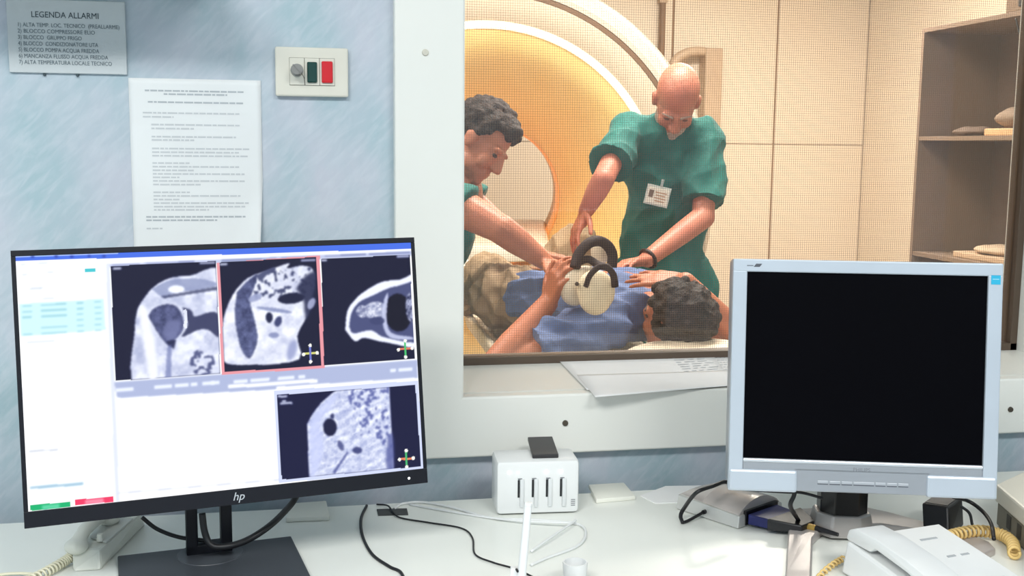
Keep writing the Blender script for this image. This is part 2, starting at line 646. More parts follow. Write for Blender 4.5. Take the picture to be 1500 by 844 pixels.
for i, s in enumerate(lines):
    b = NB()
    text(b, s, sh * 0.078, Matrix.Translation((sx0 + sw * 0.085, WY - 0.0065, sz1 - sh * (0.375 + 0.0845 * i))) @ FACE_Y, 'LEFT', 0.0001, width=sw * (.855, .65, .535, .675, .68, .755, .785)[i])
    obj('text_line', b, M_ink2, sign)
for fx in (0.29, 0.57):
    b = NB(); cyl(b, (sx0 + sw * fx, WY - 0.0045, sz0 - 0.0025), (sx0 + sw * fx, WY, sz0 - 0.0025), 0.0022, None, 10)
    obj('fixing_pin', b, M_ink, sign)

# unseen shelf over the plate, added to shade the top of the wall
shf = thing('shade_shelf', (onY(120, 0, WY).x, WY, onY(120, -22, WY).z), None, 'unseen shelf added above the alarm legend plate to shade the wall', 'shelf')
sz_ = onY(120, -26, WY).z
obj('board', box2(NB(), (onY(-60, 0, WY).x, WY - .24, sz_), (onY(318, 0, WY).x, WY - .0005, sz_ + .022), .002), M_white, shf)
for pxb in (10, 250):
    xb_ = onY(pxb, 0, WY).x
    obj('bracket', prism(NB(), [(xb_ - .01, WY - .0005, sz_ + .022), (xb_ - .01, WY - .20, sz_ + .022), (xb_ - .01, WY - .0005, sz_ + .14)], (.02, 0, 0)), M_white, shf)

# printed notice, lower right corner curling off the wall
p00 = onY(188, 115, WY); p10 = onY(382, 117, WY)
nx0, nx1, nz1 = p00.x, p10.x, (p00.z + p10.z) / 2
nw = nx1 - nx0; nh = nw * 297 / 210
notice = thing('printed_notice', ((nx0 + nx1) / 2, WY, nz1 - nh), label='white printed sheet of instructions taped to the wall behind the bright screen', cat='paper')


def curl(u, v):                                # u across, v down
    d = max(0.0, (u + 0.75 * v) - 1.42) / 0.33
    return 0.0015 + 0.035 * d * d


b = NB()
NU, NV = 24, 32
g = [[b.verts.new((nx0 + nw * i / NU - 0.006 * max(0, (i / NU + .75 * j / NV) - 1.42) / .33, WY - curl(i / NU, j / NV), nz1 - nh * j / NV)) for i in range(NU + 1)] for j in range(NV + 1)]
for j in range(NV):
    for i in range(NU):
        b.faces.new((g[j][i], g[j][i + 1], g[j + 1][i + 1], g[j + 1][i]))
ext = bmesh.ops.extrude_face_region(b, geom=list(b.faces))
for v in [e for e in ext['geom'] if isinstance(e, bmesh.types.BMVert)]:
    v.co.y += 0.0003
obj('sheet', b, mat('paper_white', (236, 239, 240), 0.75), notice, smooth=True)
M_print = mat('print_grey', (204, 208, 212), 0.8)
rng = random.Random(3)
rows = [(.062, .12, .88, 1), (.080, .26, .74, 1), (.124, .14, .86, 1), (.183, .10, .83, 0), (.205, .10, .33, 0), (.247, .16, .83, 0), (.268, .16, .48, 0),
        (.313, .16, .80, 0), (.331, .16, .48, 0), (.378, .16, .90, 0), (.398, .16, .82, 0), (.418, .16, .90, 0), (.458, .16, .44, 0), (.478, .16, .83, 0), (.498, .16, .48, 0),
        (.518, .16, .86, 0), (.537, .16, .36, 0), (.557, .16, .86, 0), (.577, .16, .52, 0), (.620, .16, .44, 0), (.640, .16, .84, 0), (.660, .16, .36, 0), (.680, .16, .90, 0),
        (.700, .16, .86, 0), (.718, .16, .58, 0), (.757, .10, .86, 1), (.776, .10, .64, 1), (.822, .10, .22, 0)]
for (v, ua, ub, dark) in rows:
    b = NB(); u = ua
    while u < ub:
        wl = min(rng.uniform(.02, .075), ub - u)
        if wl > .008:
            y = WY - curl(u + wl, v) - 0.0004
            box2(b, (nx0 + nw * u, y, nz1 - nh * (v + .0085)), (nx0 + nw * (u + wl), y + 0.0002, nz1 - nh * v))
        u += wl + .008
    obj('printed_line', b, mat('print_dark', (182, 188, 194), .8) if dark else M_print, notice)

# switch plate
a = onY(404, 141, WY); c = onY(510, 143, WY); t = onY(405, 69, WY)
x0, x1, z0, z1 = a.x, c.x, (a.z + c.z) / 2, t.z
W_, H_ = x1 - x0, z1 - z0
sp = thing('switch_plate', ((x0 + x1) / 2, WY, z0), label='cream wall switch plate with key switch, green button and red button', cat='switch')
M_cream = mat('cream_plastic', (228, 225, 212), 0.35)
obj('cover_plate', box2(NB(), (x0, WY - 0.013, z0), (x1, WY - 0.0002, z1), 0.003), M_cream, sp)
M_gap = mat('gap_dark', (120, 118, 110), 0.6)
obj('module_gap', box2(NB(), (x0 + W_ * .192, WY - 0.0134, z0 + H_ * .222), (x0 + W_ * .812, WY - 0.012, z0 + H_ * .785)), M_gap, sp)
for k in range(3):
    ma, mb = x0 + W_ * (.196 + .206 * k), x0 + W_ * (.196 + .206 * k + .200)
    mo = obj('module', box2(NB(), (ma, WY - 0.0155, z0 + H_ * .23), (mb, WY - 0.013, z0 + H_ * .777), 0.0008), M_cream, sp)
    cxm = (ma + mb) / 2
    if k:
        m = mat('green_button', (12, 62, 56), 0.25) if k == 1 else mat('red_button', (214, 22, 36), 0.3)
        bw = (mb - ma) * (.34 if k == 1 else .38)
        bt = tag(obj('push_button', box2(NB(), (cxm - bw, WY - 0.020, z0 + H_ * .28), (cxm + bw, WY - 0.0152, z0 + H_ * (.70 if k == 1 else .72)), 0.0018), m, mo), 'dark green button' if k == 1 else 'red button')
    else:
        zc = z0 + H_ * .53
        b = NB(); cyl(b, (cxm, WY - 0.015, zc), (cxm, WY - 0.021, zc), 0.0105, 0.0098, 24)
        obj('lock_barrel', b, mat('lock_steel', (150, 150, 148), 0.4, metal=0.6), mo, smooth='auto')
        b = NB(); box(b, (cxm, WY - 0.030, zc), (0.020, 0.020, 0.0025), 0.001, Matrix.Rotation(math.radians(50), 3, 'Y'))
        cyl(b, (cxm, WY - 0.036, zc), (cxm, WY - 0.040, zc), 0.0085, 0.0085, 20)
        obj('key', b, mat('key_grey', (140, 139, 136), 0.4, metal=0.5), mo, smooth='auto')
        b = NB(); tube(b, [(cxm + 0.006, WY - 0.034, zc - 0.004), (cxm + 0.011, WY - 0.030, zc - 0.013), (cxm + 0.0125, WY - 0.022, zc - 0.024)], 0.0007, 6)
        obj('key_wire', b, M_gap, mo)

# papers on the window sill
M_paper = mat('sheet_white', (250, 250, 250), 0.7)
specs = [  # photo corners of each sheet lying on the sill, level above the sill
    ([(813, 524), (1040, 517), (1068, 552), (860, 573)], 1, 'topmost blank sheet of the papers lying on the window sill'),
    ([(845, 552), (1075, 545), (1085, 566), (872, 584)], 2, 'front sheet overhanging the sill edge among the papers'),
    ([(1030, 521), (1100, 520), (1120, 560), (1060, 562)], 0, 'sheet at the monitor end of the papers on the sill')]
for k, (cs, lv, lab) in enumerate(specs):
    pts = [onZ(x, y, SILL + 0.001) for x, y in cs]
    z = SILL + 0.0006 + 0.0012 * lv
    b = NB()
    n = 12
    A, B, C_, D = [Vector((p.x, p.y, z)) for p in pts]
    gg = [[b.verts.new((A.lerp(B, i / n)).lerp(D.lerp(C_, i / n), j / n) + Vector((0, 0, 0.0005 * math.sin(j / n * 3.1 + k) * (0.5 + 0.5 * math.sin(i * .5 + k)) + 0.0008))) for i in range(n + 1)] for j in range(n + 1)]
    for j in range(n):
        for i in range(n):
            b.faces.new((gg[j][i], gg[j + 1][i], gg[j + 1][i + 1], gg[j][i + 1]))
    ext = bmesh.ops.extrude_face_region(b, geom=list(b.faces))
    for v in [e for e in ext['geom'] if isinstance(e, bmesh.types.BMVert)]:
        v.co.z += 0.0004
    pap = thing('paper_sheet', ((A + C_) / 2), label=lab, cat='paper', group='papers on the window sill')
    obj('sheet', b, M_paper, pap, smooth=True)
    if k != 1:
        b = NB()
        for r in range(9):
            v = .12 + .085 * r
            u = .72 if k == 0 else .15
            while u < .93:
                wl = rng.uniform(.03, .08)
                q = [A.lerp(B, uu).lerp(D.lerp(C_, uu), vv) + Vector((0, 0, 0.0022)) for uu, vv in ((u, v), (u + wl, v), (u + wl, v + .02), (u, v + .02))]
                prism(b, q, (0, 0, 0.0001))
                u += wl + .02
        obj('printed_line', b, mat('print_faint', (222, 225, 228), .8), pap)

# ------------------------------------------------------------------ left monitor with the scan viewer
M_bez = mat('bezel_black', (14, 16, 26), 0.45, spec=.3)
M_stand = mat('stand_graphite', (58, 62, 68), 0.45)
L_, R_ = P(33, 562, 1.386), P(610, 521, 1.566)
SC = (L_ + R_) / 2
dv = R_ - L_
myaw = math.atan2(dv.y, dv.x)
SW, SH = 0.5185, 0.324
root_p = onZ(308, 819, DZ)
mon = thing('monitor', root_p, Matrix.Rotation(myaw, 3, 'Z'), 'black widescreen monitor showing four grey shoulder scans', 'monitor')
Ml = FRAME[mon].inverted()
sc = Ml @ SC
TILT = Matrix.Rotation(math.radians(-9.0), 4, 'X')     # top leans away
HM = Matrix.Translation(sc) @ Matrix.Rotation(-.0125, 4, 'Y') @ TILT                      # head frame: X right, Z up, -Y toward viewer; screen face at y=0


def hpart(name, bm, m, parent, M=HM, **k):
    bm.transform(M)
    return obj(name, bm, m, parent, True, **k)


b = NB()
bz, chin, top = 0.0055, 0.021, 0.0075
box2(b, (-SW / 2 - bz, 0.0008, -SH / 2 - chin), (SW / 2 + bz, 0.020, SH / 2 + top), 0.002)
box2(b, (-SW * .33, 0.018, -SH * .36), (SW * .33, 0.045, SH * .34), 0.01)
housing = hpart('housing', b, M_bez, mon)
b = NB()
box2(b, (-SW / 2 - bz, -0.0012, -SH / 2 - chin), (SW / 2 + bz, 0.001, -SH / 2), 0.0006)
box2(b, (-SW / 2 - bz, -0.0012, SH / 2), (SW / 2 + bz, 0.001, SH / 2 + top), 0.0006)
box2(b, (-SW / 2 - bz, -0.0012, -SH / 2), (-SW / 2, 0.001, SH / 2), 0.0006)
box2(b, (SW / 2, -0.0012, -SH / 2), (SW / 2 + bz, 0.001, SH / 2), 0.0006)
bez = hpart('bezel', b, M_bez, mon)
b = NB()
text(b, 'hp', 0.0155, Matrix.Translation((0.0, -0.0016, -SH / 2 - chin * .72)) @ FACE_Y, 'CENTER', 0.0002, shear=0.3)
b.transform(Matrix.Identity(4))
hpart('logo', b, mat('logo_silver', (200, 204, 210), 0.3, metal=0.3), bez)
b = NB(); cyl(b, (SW / 2 - .022, -0.0010, -SH / 2 - chin * .55), (SW / 2 - .022, -0.0018, -SH / 2 - chin * .55), 0.0016, None, 12)
hpart('power_light', b, mat('led_white', (255, 255, 255), 0.3, emit=3), bez)
# stand
b = NB()
box2(b, (-0.032, 0.0, 0.006), (-0.016, 0.022, sc.z - SH / 2 + 0.05), 0.002)
box2(b, (0.016, 0.0, 0.006), (0.032, 0.022, sc.z - SH / 2 + 0.05), 0.002)
box2(b, (-0.032, 0.0, 0.006), (0.032, 0.022, 0.022), 0.002)
box2(b, (-0.032, 0.0, sc.z - SH / 2 - 0.02), (0.032, 0.022, sc.z + 0.05), 0.002)
box2(b, (-0.03, min(sc.y + 0.03, .0), sc.z - 0.05), (0.03, 0.02, sc.z + 0.05), 0.002)
obj('column', b, M_bez, mon, True)
bl = Ml @ onZ(172, 813, DZ + 0.008); br = Ml @ onZ(427, 786, DZ + 0.008)
yb = (bl.y + br.y) / 2
b = NB()
box2(b, (bl.x, yb - 0.205, 0), (br.x, yb, 0.008), 0.002)
obj('base_plate', b, M_stand, mon, True)
b = NB(); cyl(b, (0, 0.0, 0.0075), (0, 0.0, 0.0088), 0.047, 0.046, 40)
obj('swivel_disc', b, mat('disc_graphite', (66, 70, 76), 0.35), mon, True, smooth='auto')

# --- screen picture: colour per vertex of a fine grid (what the display shows)
RW, RH = 560, 350
img = np.ones((RH, RW, 3)) * np.array([252, 253, 255]) / 255.
corners = [((25, 374), (0, 0)), ((602, 357), (1, 0)), ((611, 690), (1, 1)), ((35, 750), (0, 1))]
A_, B_ = [], []
for (x, y), (u, v) in corners:
    A_ += [[x, y, 1, 0, 0, 0, -u * x, -u * y], [0, 0, 0, x, y, 1, -v * x, -v * y]]
    B_ += [u, v]
hh = np.append(np.linalg.solve(np.array(A_, float), np.array(B_, float)), 1).reshape(3, 3)


def uv(x, y):
    q = hh @ np.array([x, y, 1.0])
    return q[0] / q[2] * RW, q[1] / q[2] * RH


YY, XX = np.mgrid[0:RH, 0:RW].astype(float)


def inside(pts):
    q = [uv(*p) for p in pts]
    m = np.zeros((RH, RW), bool)
    for i in range(len(q)):
        (xa, ya), (xb, yb_) = q[i], q[i - 1]
        if abs(ya - yb_) < 1e-9: continue
        cr = ((ya > YY) != (yb_ > YY)) & (XX < (xb - xa) * (YY - ya) / (yb_ - ya) + xa)
        m ^= cr
    return m


def blur(m, r):
    for _ in range(2):
        for ax in (0, 1):
            acc = np.zeros_like(m)
            for k in range(-r, r + 1):
                acc += np.roll(m, k, ax)
            m = acc / (2 * r + 1)
    return m


def fill(m, col, soft=0, alpha=1.0, clip=None):
    a = m.astype(float)
    if soft: a = blur(a, soft)
    if clip is not None: a = a * clip
    a = (a * alpha)[..., None]
    img[:] = img * (1 - a) + np.array(col) / 255. * a


def smooth_poly(pts, n=5):
    v = [Vector((p[0], p[1], 0)) for p in pts]
    v = spline(v + [v[0]], n)
    return [(p.x, p.y) for p in v]


def quad(x0, y0, x1, y1, slope):               # rectangle whose edges follow the screen's slant
    dy = slope * (x1 - x0)
    return inside([(x0, y0), (x1, y0 + dy), (x1, y1 + dy), (x0, y1)])


def ell(cx, cy, rx, ry, rot=0):
    c_, s_ = math.cos(rot), math.sin(rot)
    return inside([(cx + rx * math.cos(t) * c_ - ry * math.sin(t) * s_, cy + rx * math.cos(t) * s_ + ry * math.sin(t) * c_) for t in np.linspace(0, 6.28, 28)[:-1]])


nrng = np.random.RandomState(5)


def vnoise(cell, octaves=3):
    tot = np.zeros((RH, RW)); amp = 1
    for _ in range(octaves):
        gh, gw = int(RH / cell) + 3, int(RW / cell) + 3
        gsh = nrng.rand(gh, gw)
        y, x = YY / cell, XX / cell
        yi, xi = y.astype(int), x.astype(int)
        fy, fx = y - yi, x - xi
        fy, fx = fy * fy * (3 - 2 * fy), fx * fx * (3 - 2 * fx)
        tot += amp * ((gsh[yi, xi] * (1 - fx) + gsh[yi, xi + 1] * fx) * (1 - fy) + (gsh[yi + 1, xi] * (1 - fx) + gsh[yi + 1, xi + 1] * fx) * fy)
        amp *= .55; cell = max(2, cell / 2)
    return (tot - tot.min()) / (tot.max() - tot.min())


def tissue(m, lo, hi, noise, soft=1, clip=None):
    a = m.astype(float)
    if soft: a = blur(a, soft)
    if clip is not None: a = a * clip
    col = np.array(lo) / 255. * (1 - noise[..., None]) + np.array(hi) / 255. * noise[..., None]
    img[:] = img * (1 - a[..., None]) + col * a[..., None]


N1, N2, N3 = vnoise(14), vnoise(7), vnoise(5, 2)
NAVY = (16, 18, 48)
# window chrome
S_ = -.030
fill(inside([(20, 366), (610, 346), (610, 366), (20, 381)]), (70, 110, 226))
fill(inside([(20, 366), (175, 360), (175, 371), (20, 376)]), (160, 186, 246))
for xq in (48, 82, 105, 130, 152):
    fill(quad(xq, 373, xq + 4, 376, S_), (40, 60, 160), 1)
fill(quad(545, 355.5, 598, 358.5, S_), (190, 205, 250), 1, .7)
fill(inside([(160, 386), (606, 369), (606, 376), (160, 391)]), (176, 186, 222), 1, .8)
for xq, wq in ((165, 40), (215, 70), (325, 80), (412, 55), (475, 60), (540, 60)):
    fill(quad(xq, 387 - (xq - 165) * .037, xq + wq, 388.5 - (xq - 165) * .037, -.037), (70, 80, 140), 1, .7)
# left column
fill(inside([(156, 385), (162, 385), (168, 742), (162, 742)]), (222, 228, 244), 1)
fill(quad(125, 393, 141, 397.5, S_), (70, 196, 206), 0)
fill(inside([(28, 444), (152, 437), (154, 483), (30, 492)]), (206, 242, 250), 1)
for r in range(6):
    yq = 446 + r * 8.4
    for xq, wq in ((33, 14), (60, 38), (112, 10), (138, 10)):
        if nrng.rand() > .2:
            fill(quad(xq, yq - (xq - 33) * .05, xq + wq, yq + 2.4 - (xq - 33) * .05, -.05), (130, 190, 200), 1, .6)
for (xq, yq, wq) in ((32, 385, 40), (70, 397, 10), (70, 406, 12), (33, 400, 10), (40, 422, 22), (40, 437, 40), (135, 431, 14), (38, 500, 42), (45, 420, 20)):
    fill(quad(xq, yq, xq + wq, yq + 1.8, -.05), (150, 170, 190), 1, .4)
fill(quad(38, 660, 80, 662, -.07), (150, 160, 180), 1, .6)
fill(quad(32, 652, 160, 653, -.07), (190, 200, 215), 1, .6)
fill(quad(38, 712, 116, 716, -.07), (120, 170, 200), 1, .7)
fill(quad(38, 739.5, 96, 747.5, -.085), (20, 176, 110))
fill(quad(55, 739.5, 80, 746.5, -.085), (120, 220, 180), 1, .7)
fill(quad(103, 732, 159, 740, -.085), (236, 58, 100))
fill(quad(118, 732, 144, 739, -.085), (250, 170, 190), 1, .7)
# toolbar under the three upper pictures
fill(inside([(164, 560), (606, 530), (606, 556), (400, 568), (400, 572), (168, 583)]), (172, 182, 216), 1)
for xq, wq in ((166, 26), (222, 26), (252, 20), (275, 10), (292, 18), (305, 12), (338, 20), (362, 28), (402, 24), (432, 10), (566, 8), (578, 20)):
    fill(quad(xq, 569 - (xq - 166) * .066, xq + wq, 574 - (xq - 166) * .066, -.066), (232, 238, 252), 1)
fill(quad(330, 565, 460, 570, -.062), (250, 252, 255), 1)
# picture 1
p1 = inside([(163, 389), (317, 382.5), (319, 548.5), (166, 558)])
fill(p1, NAVY)
body = inside(smooth_poly([(197, 469), (203, 448), (222, 423), (246, 408), (277, 404), (330, 404), (330, 570), (198, 570)])) & p1
tissue(body, (120, 130, 175), (236, 240, 255), np.clip(N1 * .7 + .42, 0, 1), 1, p1)
fill(inside(smooth_poly([(203, 455), (212, 450), (222, 490), (228, 545), (216, 556), (208, 500)])), (244, 246, 255), 2, .9, p1)
fill(inside(smooth_poly([(222, 423), (250, 410), (290, 408), (318, 416), (300, 424), (262, 428), (240, 436)])), (130, 140, 180), 1, .75, p1)
fill(ell(258, 424, 12, 6), (240, 244, 255), 1, 1, p1)
fill(inside([(235, 434), (318, 420), (318, 425), (240, 437)]), (40, 45, 80), 1, .7, p1)
tissue(inside(smooth_poly([(216, 463), (224, 452), (240, 446), (256, 448), (266, 464), (266, 484), (252, 500), (248, 510), (232, 492)])), (50, 55, 92), (100, 106, 150), N2, 1, p1)
fill(inside(smooth_poly([(243, 470), (262, 470), (258, 490), (248, 500), (236, 488)])), (116, 122, 166), 2, .8, p1)
fill(inside(smooth_poly([(266, 450), (279, 455), (284, 464), (305, 458), (318, 462), (318, 494), (303, 484), (288, 484), (264, 494), (273, 476)])), (52, 56, 92), 1, .95, p1)
fill(inside(smooth_poly([(267, 455), (272, 455), (272, 480), (267, 478), (269, 466)])), (232, 236, 252), 0, .9, p1)
fill(inside([(240, 500), (252, 512), (256, 498)]), (30, 34, 70), 1, .9, p1)
fill((ell(293, 532, 18, 20) & (N3 < .45)), (70, 76, 120), 1, .9, p1)
fill(inside([(243, 508), (249, 505), (247, 556), (238, 556)]), (110, 120, 170), 1, .7, p1)
fill(quad(166, 391, 178, 394, 0), (220, 226, 250), 1, .9)
fill(quad(293, 384, 316, 387, S_), (210, 216, 245), 1, .8)
# picture 2
fill(inside([(318, 385), (468, 375), (471, 541), (321, 550)]), (228, 150, 160))
p2 = inside([(322, 384.5), (463, 377.5), (466, 537.5), (325, 546)])
fill(p2, NAVY)
body = inside(smooth_poly([(322, 512), (325, 469), (340, 432), (362, 408), (392, 397), (423, 386), (420, 394), (440, 390), (457, 395), (459, 417), (454, 440), (448, 463), (432, 494), (434, 528), (374, 536), (340, 536), (325, 530)], 3)) & p2
tissue(body, (150, 158, 200), (244, 247, 255), np.clip(N1 * .8 + .4, 0, 1), 1, p2)
tissue(inside(smooth_poly([(346, 429), (360, 414), (376, 402), (372, 420), (365, 442), (371, 472), (374, 500), (362, 526), (349, 509), (342, 463)])), (50, 55, 92), (104, 112, 156), N2, 1, p2)
fill(inside(smooth_poly([(374, 404), (400, 392), (402, 398), (390, 404), (380, 412)])), (60, 66, 104), 1, .9, p2)
fill((inside([(370, 400), (458, 392), (458, 430), (366, 440)]) & (N3 < .36)), (52, 58, 96), 1, .9, p2)
fill(ell(425, 438, 20, 8, -.1), (22, 26, 58), 1, 1, p2)
fill(inside(smooth_poly([(432, 424), (448, 404), (462, 402), (458, 440), (446, 470), (442, 440)])), (30, 34, 68), 2, .9, p2)
fill(ell(392, 466, 5, 8), (28, 32, 66), 1, 1, p2)
fill(ell(405, 472, 5, 8, .4), (60, 66, 110), 1, 1, p2)
fill(ell(400, 455, 26, 3, .15), (120, 130, 175), 1, .8, p2)
fill(ell(398, 492, 8, 4), (130, 138, 180), 1, .9, p2)
fill(ell(372, 437, 11, 5, -.4), (150, 158, 196), 1, .9, p2)
fill(ell(424, 514, 7, 16, .3), (150, 158, 200), 2, .9, p2)
fill(ell(454, 446, 5, 9, .5), (180, 186, 220), 1, .8, p2)
fill(inside([(325, 536), (380, 536), (380, 545), (325, 548)]), (20, 24, 52), 1, .9, p2)
fill(quad(322, 386, 333, 389, 0), (220, 226, 250), 1, .9)
fill(quad(440, 381, 462, 384, S_), (200, 208, 245), 1, .8)
# picture 3
p3 = inside([(470, 380.5), (599, 374.5), (602.5, 528), (470, 537)])
fill(p3, NAVY)
fill(inside(smooth_poly([(502, 485), (506, 457), (518, 440), (531, 429), (556, 415), (585, 411), (620, 405), (620, 505), (562, 504), (530, 497), (516, 502)], 4)), (238, 242, 255), 1, 1, p3)
fill(inside(smooth_poly([(508, 480), (512, 460), (524, 444), (545, 434), (562, 426), (580, 421), (620, 418), (620, 499), (562, 497), (540, 486), (514, 490)], 4)), (72, 78, 120), 1, 1, p3)
tissue(ell(546, 456, 17, 12, -.2), (120, 128, 170), (244, 246, 255), N3, 1, p3)
tissue(ell(528, 458, 9, 9), (80, 86, 130), (230, 234, 250), N3, 1, p3)
fill(ell(580, 460, 20, 28), (12, 12, 34), 1, 1, p3)
fill(inside(smooth_poly([(560, 440), (566, 432), (563, 470), (570, 490), (598, 496), (598, 500), (566, 496), (556, 470)])), (200, 206, 236), 1, .9, p3)
tissue(ell(599, 452, 8, 22), (30, 34, 70), (210, 216, 245), N3, 1, p3)
fill(ell(549, 472, 11, 6), (60, 66, 108), 1, .9, p3)
fill(quad(470, 381, 478, 384, 0), (220, 226, 250), 1, .9)
fill(quad(580, 375, 598, 379, S_), (200, 208, 245), 1, .8)
# picture 4
fill(inside([(396, 574), (606, 560), (612, 692), (400, 709)]), (206, 214, 244))
p4 = inside([(400, 580), (602, 566.5), (607, 686), (404, 704.5)])
fill(p4, (14, 16, 56))
body = inside([(444, 704), (443, 623), (452, 607), (464, 592), (484, 575), (510, 570), (564, 567), (567, 690)]) & p4
yr = np.clip(.5 + .5 * np.sin((XX * .35 + YY * .75) * .55 + 5 * N1 + 3 * N2), 0, 1)
tissue(body, (120, 132, 190), (240, 244, 255), np.clip(.35 + .45 * yr * N1 + .5 * N3 - .05, 0, 1), 1, p4)
fill(inside(smooth_poly([(447, 700), (447, 625), (466, 596), (488, 578), (478, 600), (462, 620), (466, 660), (452, 700)])), (196, 204, 242), 2, .8, p4)
fill((inside([(500, 572), (564, 569), (566, 660), (520, 640)]) & (N3 < .38)), (84, 92, 156), 1, .85, p4)
fill(ell(476, 628, 10, 13), (22, 24, 60), 1, 1, p4)
fill(ell(480, 612, 3, 4), (40, 44, 90), 1, .9, p4)
fill(ell(491, 655, 4, 8, -.4), (60, 66, 120), 1, .8, p4)
fill(ell(515, 662, 7, 5), (50, 56, 110), 1, .9, p4)
fill(inside([(478, 694), (500, 664), (502, 666), (481, 697)]), (70, 78, 140), 1, .8, p4)
fill(inside(smooth_poly([(560, 640), (567, 640), (567, 690), (556, 684)])), (80, 88, 150), 2, .8, p4)
for xq, yq, wq in ((401, 581, 14), (407, 588, 6), (404, 591.5, 18)):
    fill(quad(xq, yq, xq + wq, yq + 3, -.06), (220, 226, 250), 1, .9)
for (cx_, cy_, c1, c2) in ((450.5, 519.5, (210, 210, 120), (110, 120, 200)), (589, 513.5, (220, 120, 90), (70, 190, 110)), (586, 675, (226, 130, 90), (70, 180, 110))):
    fill(inside([(cx_ - 9, cy_ - 1), (cx_ + 9, cy_ - 2), (cx_ + 9, cy_ + 1), (cx_ - 9, cy_ + 2)]), c1)
    fill(inside([(cx_ - 1.4, cy_ - 11), (cx_ + 1.4, cy_ - 11), (cx_ + 1.4, cy_ + 11), (cx_ - 1.4, cy_ + 11)]), c2)
    for dx, dy in ((-10, 1), (10, -1), (0, -12), (0, 12)):
        fill(ell(cx_ + dx, cy_ + dy, 2.4, 2.6), (240, 240, 235))
fill(quad(165, 722, 400, 723.5, -.078), (170, 178, 200), 1, .6)
img[:] = np.clip(img, 0, 1)
linimg = np.where(img <= .04045, img / 12.92, ((img + .055) / 1.055) ** 2.4)
vx = (np.arange(RW) / (RW - 1) - .5) * SW
vz = (.5 - np.arange(RH) / (RH - 1)) * SH
gx, gz = np.meshgrid(vx, vz)
co = np.stack([gx.ravel(), np.full(RW * RH, -0.0003), gz.ravel()], 1)
R3 = np.array(HM.to_3x3()); T3 = np.array(HM.translation)
co = co @ R3.T + T3
idx = np.arange(RW * RH).reshape(RH, RW)
quads = np.stack([idx[1:, :-1], idx[1:, 1:], idx[:-1, 1:], idx[:-1, :-1]], -1).reshape(-1, 4)
me = bpy.data.meshes.new('screen')
me.vertices.add(len(co)); me.vertices.foreach_set('co', co.ravel())
me.loops.add(quads.size); me.loops.foreach_set('vertex_index', quads.ravel().astype(np.int32))
me.polygons.add(len(quads)); me.polygons.foreach_set('loop_start', np.arange(0, quads.size, 4, dtype=np.int32))
me.update()
at = me.color_attributes.new('picture', 'FLOAT_COLOR', 'POINT')
at.data.foreach_set('color', np.concatenate([linimg.reshape(-1, 3), np.ones((RW * RH, 1))], 1).ravel().astype(np.float32))
ms = bpy.data.materials.new('lit_screen')
ms.use_nodes = True
bs = ms.node_tree.nodes['Principled BSDF']
an = ms.node_tree.nodes.new('ShaderNodeVertexColor'); an.layer_name = 'picture'
ms.node_tree.links.new(an.outputs['Color'], bs.inputs['Emission Color'])
bs.inputs['Emission Strength'].default_value = 1.12
bs.inputs['Base Color'].default_value = (.01, .01, .012, 1)
bs.inputs['Roughness'].default_value = .5
bs.inputs['Specular IOR Level'].default_value = .1
tag(link('screen', me, ms, mon, True), 'lit screen with four grey scans')

# ------------------------------------------------------------------ right monitor
M_silver = mat('silver_plastic', (196, 205, 215), 0.35, metal=0.25)
M_silver2 = mat('silver_dark', (168, 172, 178), 0.35, metal=0.4)
PW, PH = 0.338, 0.271
PC = P(1265.5, 539, 1.575)
pyaw = -YAW - math.atan(0.085)
proot = onZ(1232, 781, DZ)
pm = thing('monitor', proot, Matrix.Rotation(pyaw, 3, 'Z'), 'square silver monitor with a blank black screen', 'monitor')
Pi = FRAME[pm].inverted()
pc = Pi @ PC
PM = Matrix.Translation(pc) @ Matrix.Rotation(math.radians(-6.0), 4, 'X')
sd, tp, bt = 0.0205, 0.0185, 0.048
def ppart(name, bm, m, parent=pm, **k):
    return hpart(name, bm, m, parent, PM, **k)
b = NB()
box2(b, (-PW / 2 - sd, 0.006, -PH / 2 - bt + .008), (PW / 2 + sd, 0.045, PH / 2 + tp), 0.006)
box2(b, (-PW * .33, 0.04, -PH * .38), (PW * .33, 0.07, PH * .34), 0.012)
ppart('housing', b, M_silver2)
b = NB()
box2(b, (-PW / 2 - sd, -0.004, PH / 2), (PW / 2 + sd, 0.012, PH / 2 + tp), 0.002)
box2(b, (-PW / 2 - sd, -0.004, -PH / 2 - bt), (-PW / 2, 0.012, PH / 2 + .002), 0.002)
box2(b, (PW / 2, -0.004, -PH / 2 - bt), (PW / 2 + sd, 0.012, PH / 2 + .002), 0.002)
bezel = ppart('bezel', b, M_silver)
for s in (-1, 1):
    b = NB()
    xa, xb = s * (PW / 2 + sd - .001), s * (PW * .27)
    box2(b, (min(xa, xb), -0.0065, -PH / 2 - bt), (max(xa, xb), 0.010, -PH / 2 - .016), 0.0035)
    ppart('speaker_wing', b, M_silver)
b = NB()
box2(b, (-PW / 2, -0.003, -PH / 2 - .017), (PW / 2, 0.010, -PH / 2), 0.0015)
box2(b, (-PW * .285, -0.003, -PH / 2 - bt + .002), (PW * .285, 0.010, -PH / 2 - .012), 0.0015)
chin_o = ppart('control_strip', b, M_silver2)
b = NB(); box2(b, (-PW / 2, -0.0045, -PH / 2 - .005), (PW / 2, -0.002, -PH / 2 - .001), 0.0008)
ppart('highlight_bar', b, mat('silver_bright', (222, 226, 230), 0.25, metal=0.5), chin_o)
b = NB(); box2(b, (-PW / 2, 0.0005, -PH / 2), (PW / 2, 0.004, PH / 2))
ppart('screen', b, mat('screen_off', (6, 6, 10), 0.5, spec=0.03))
b = NB(); text(b, 'PHILIPS', 0.0078, Matrix.Translation((0, -0.0032, -PH / 2 - .0145)) @ FACE_Y, 'CENTER', 0.0001)
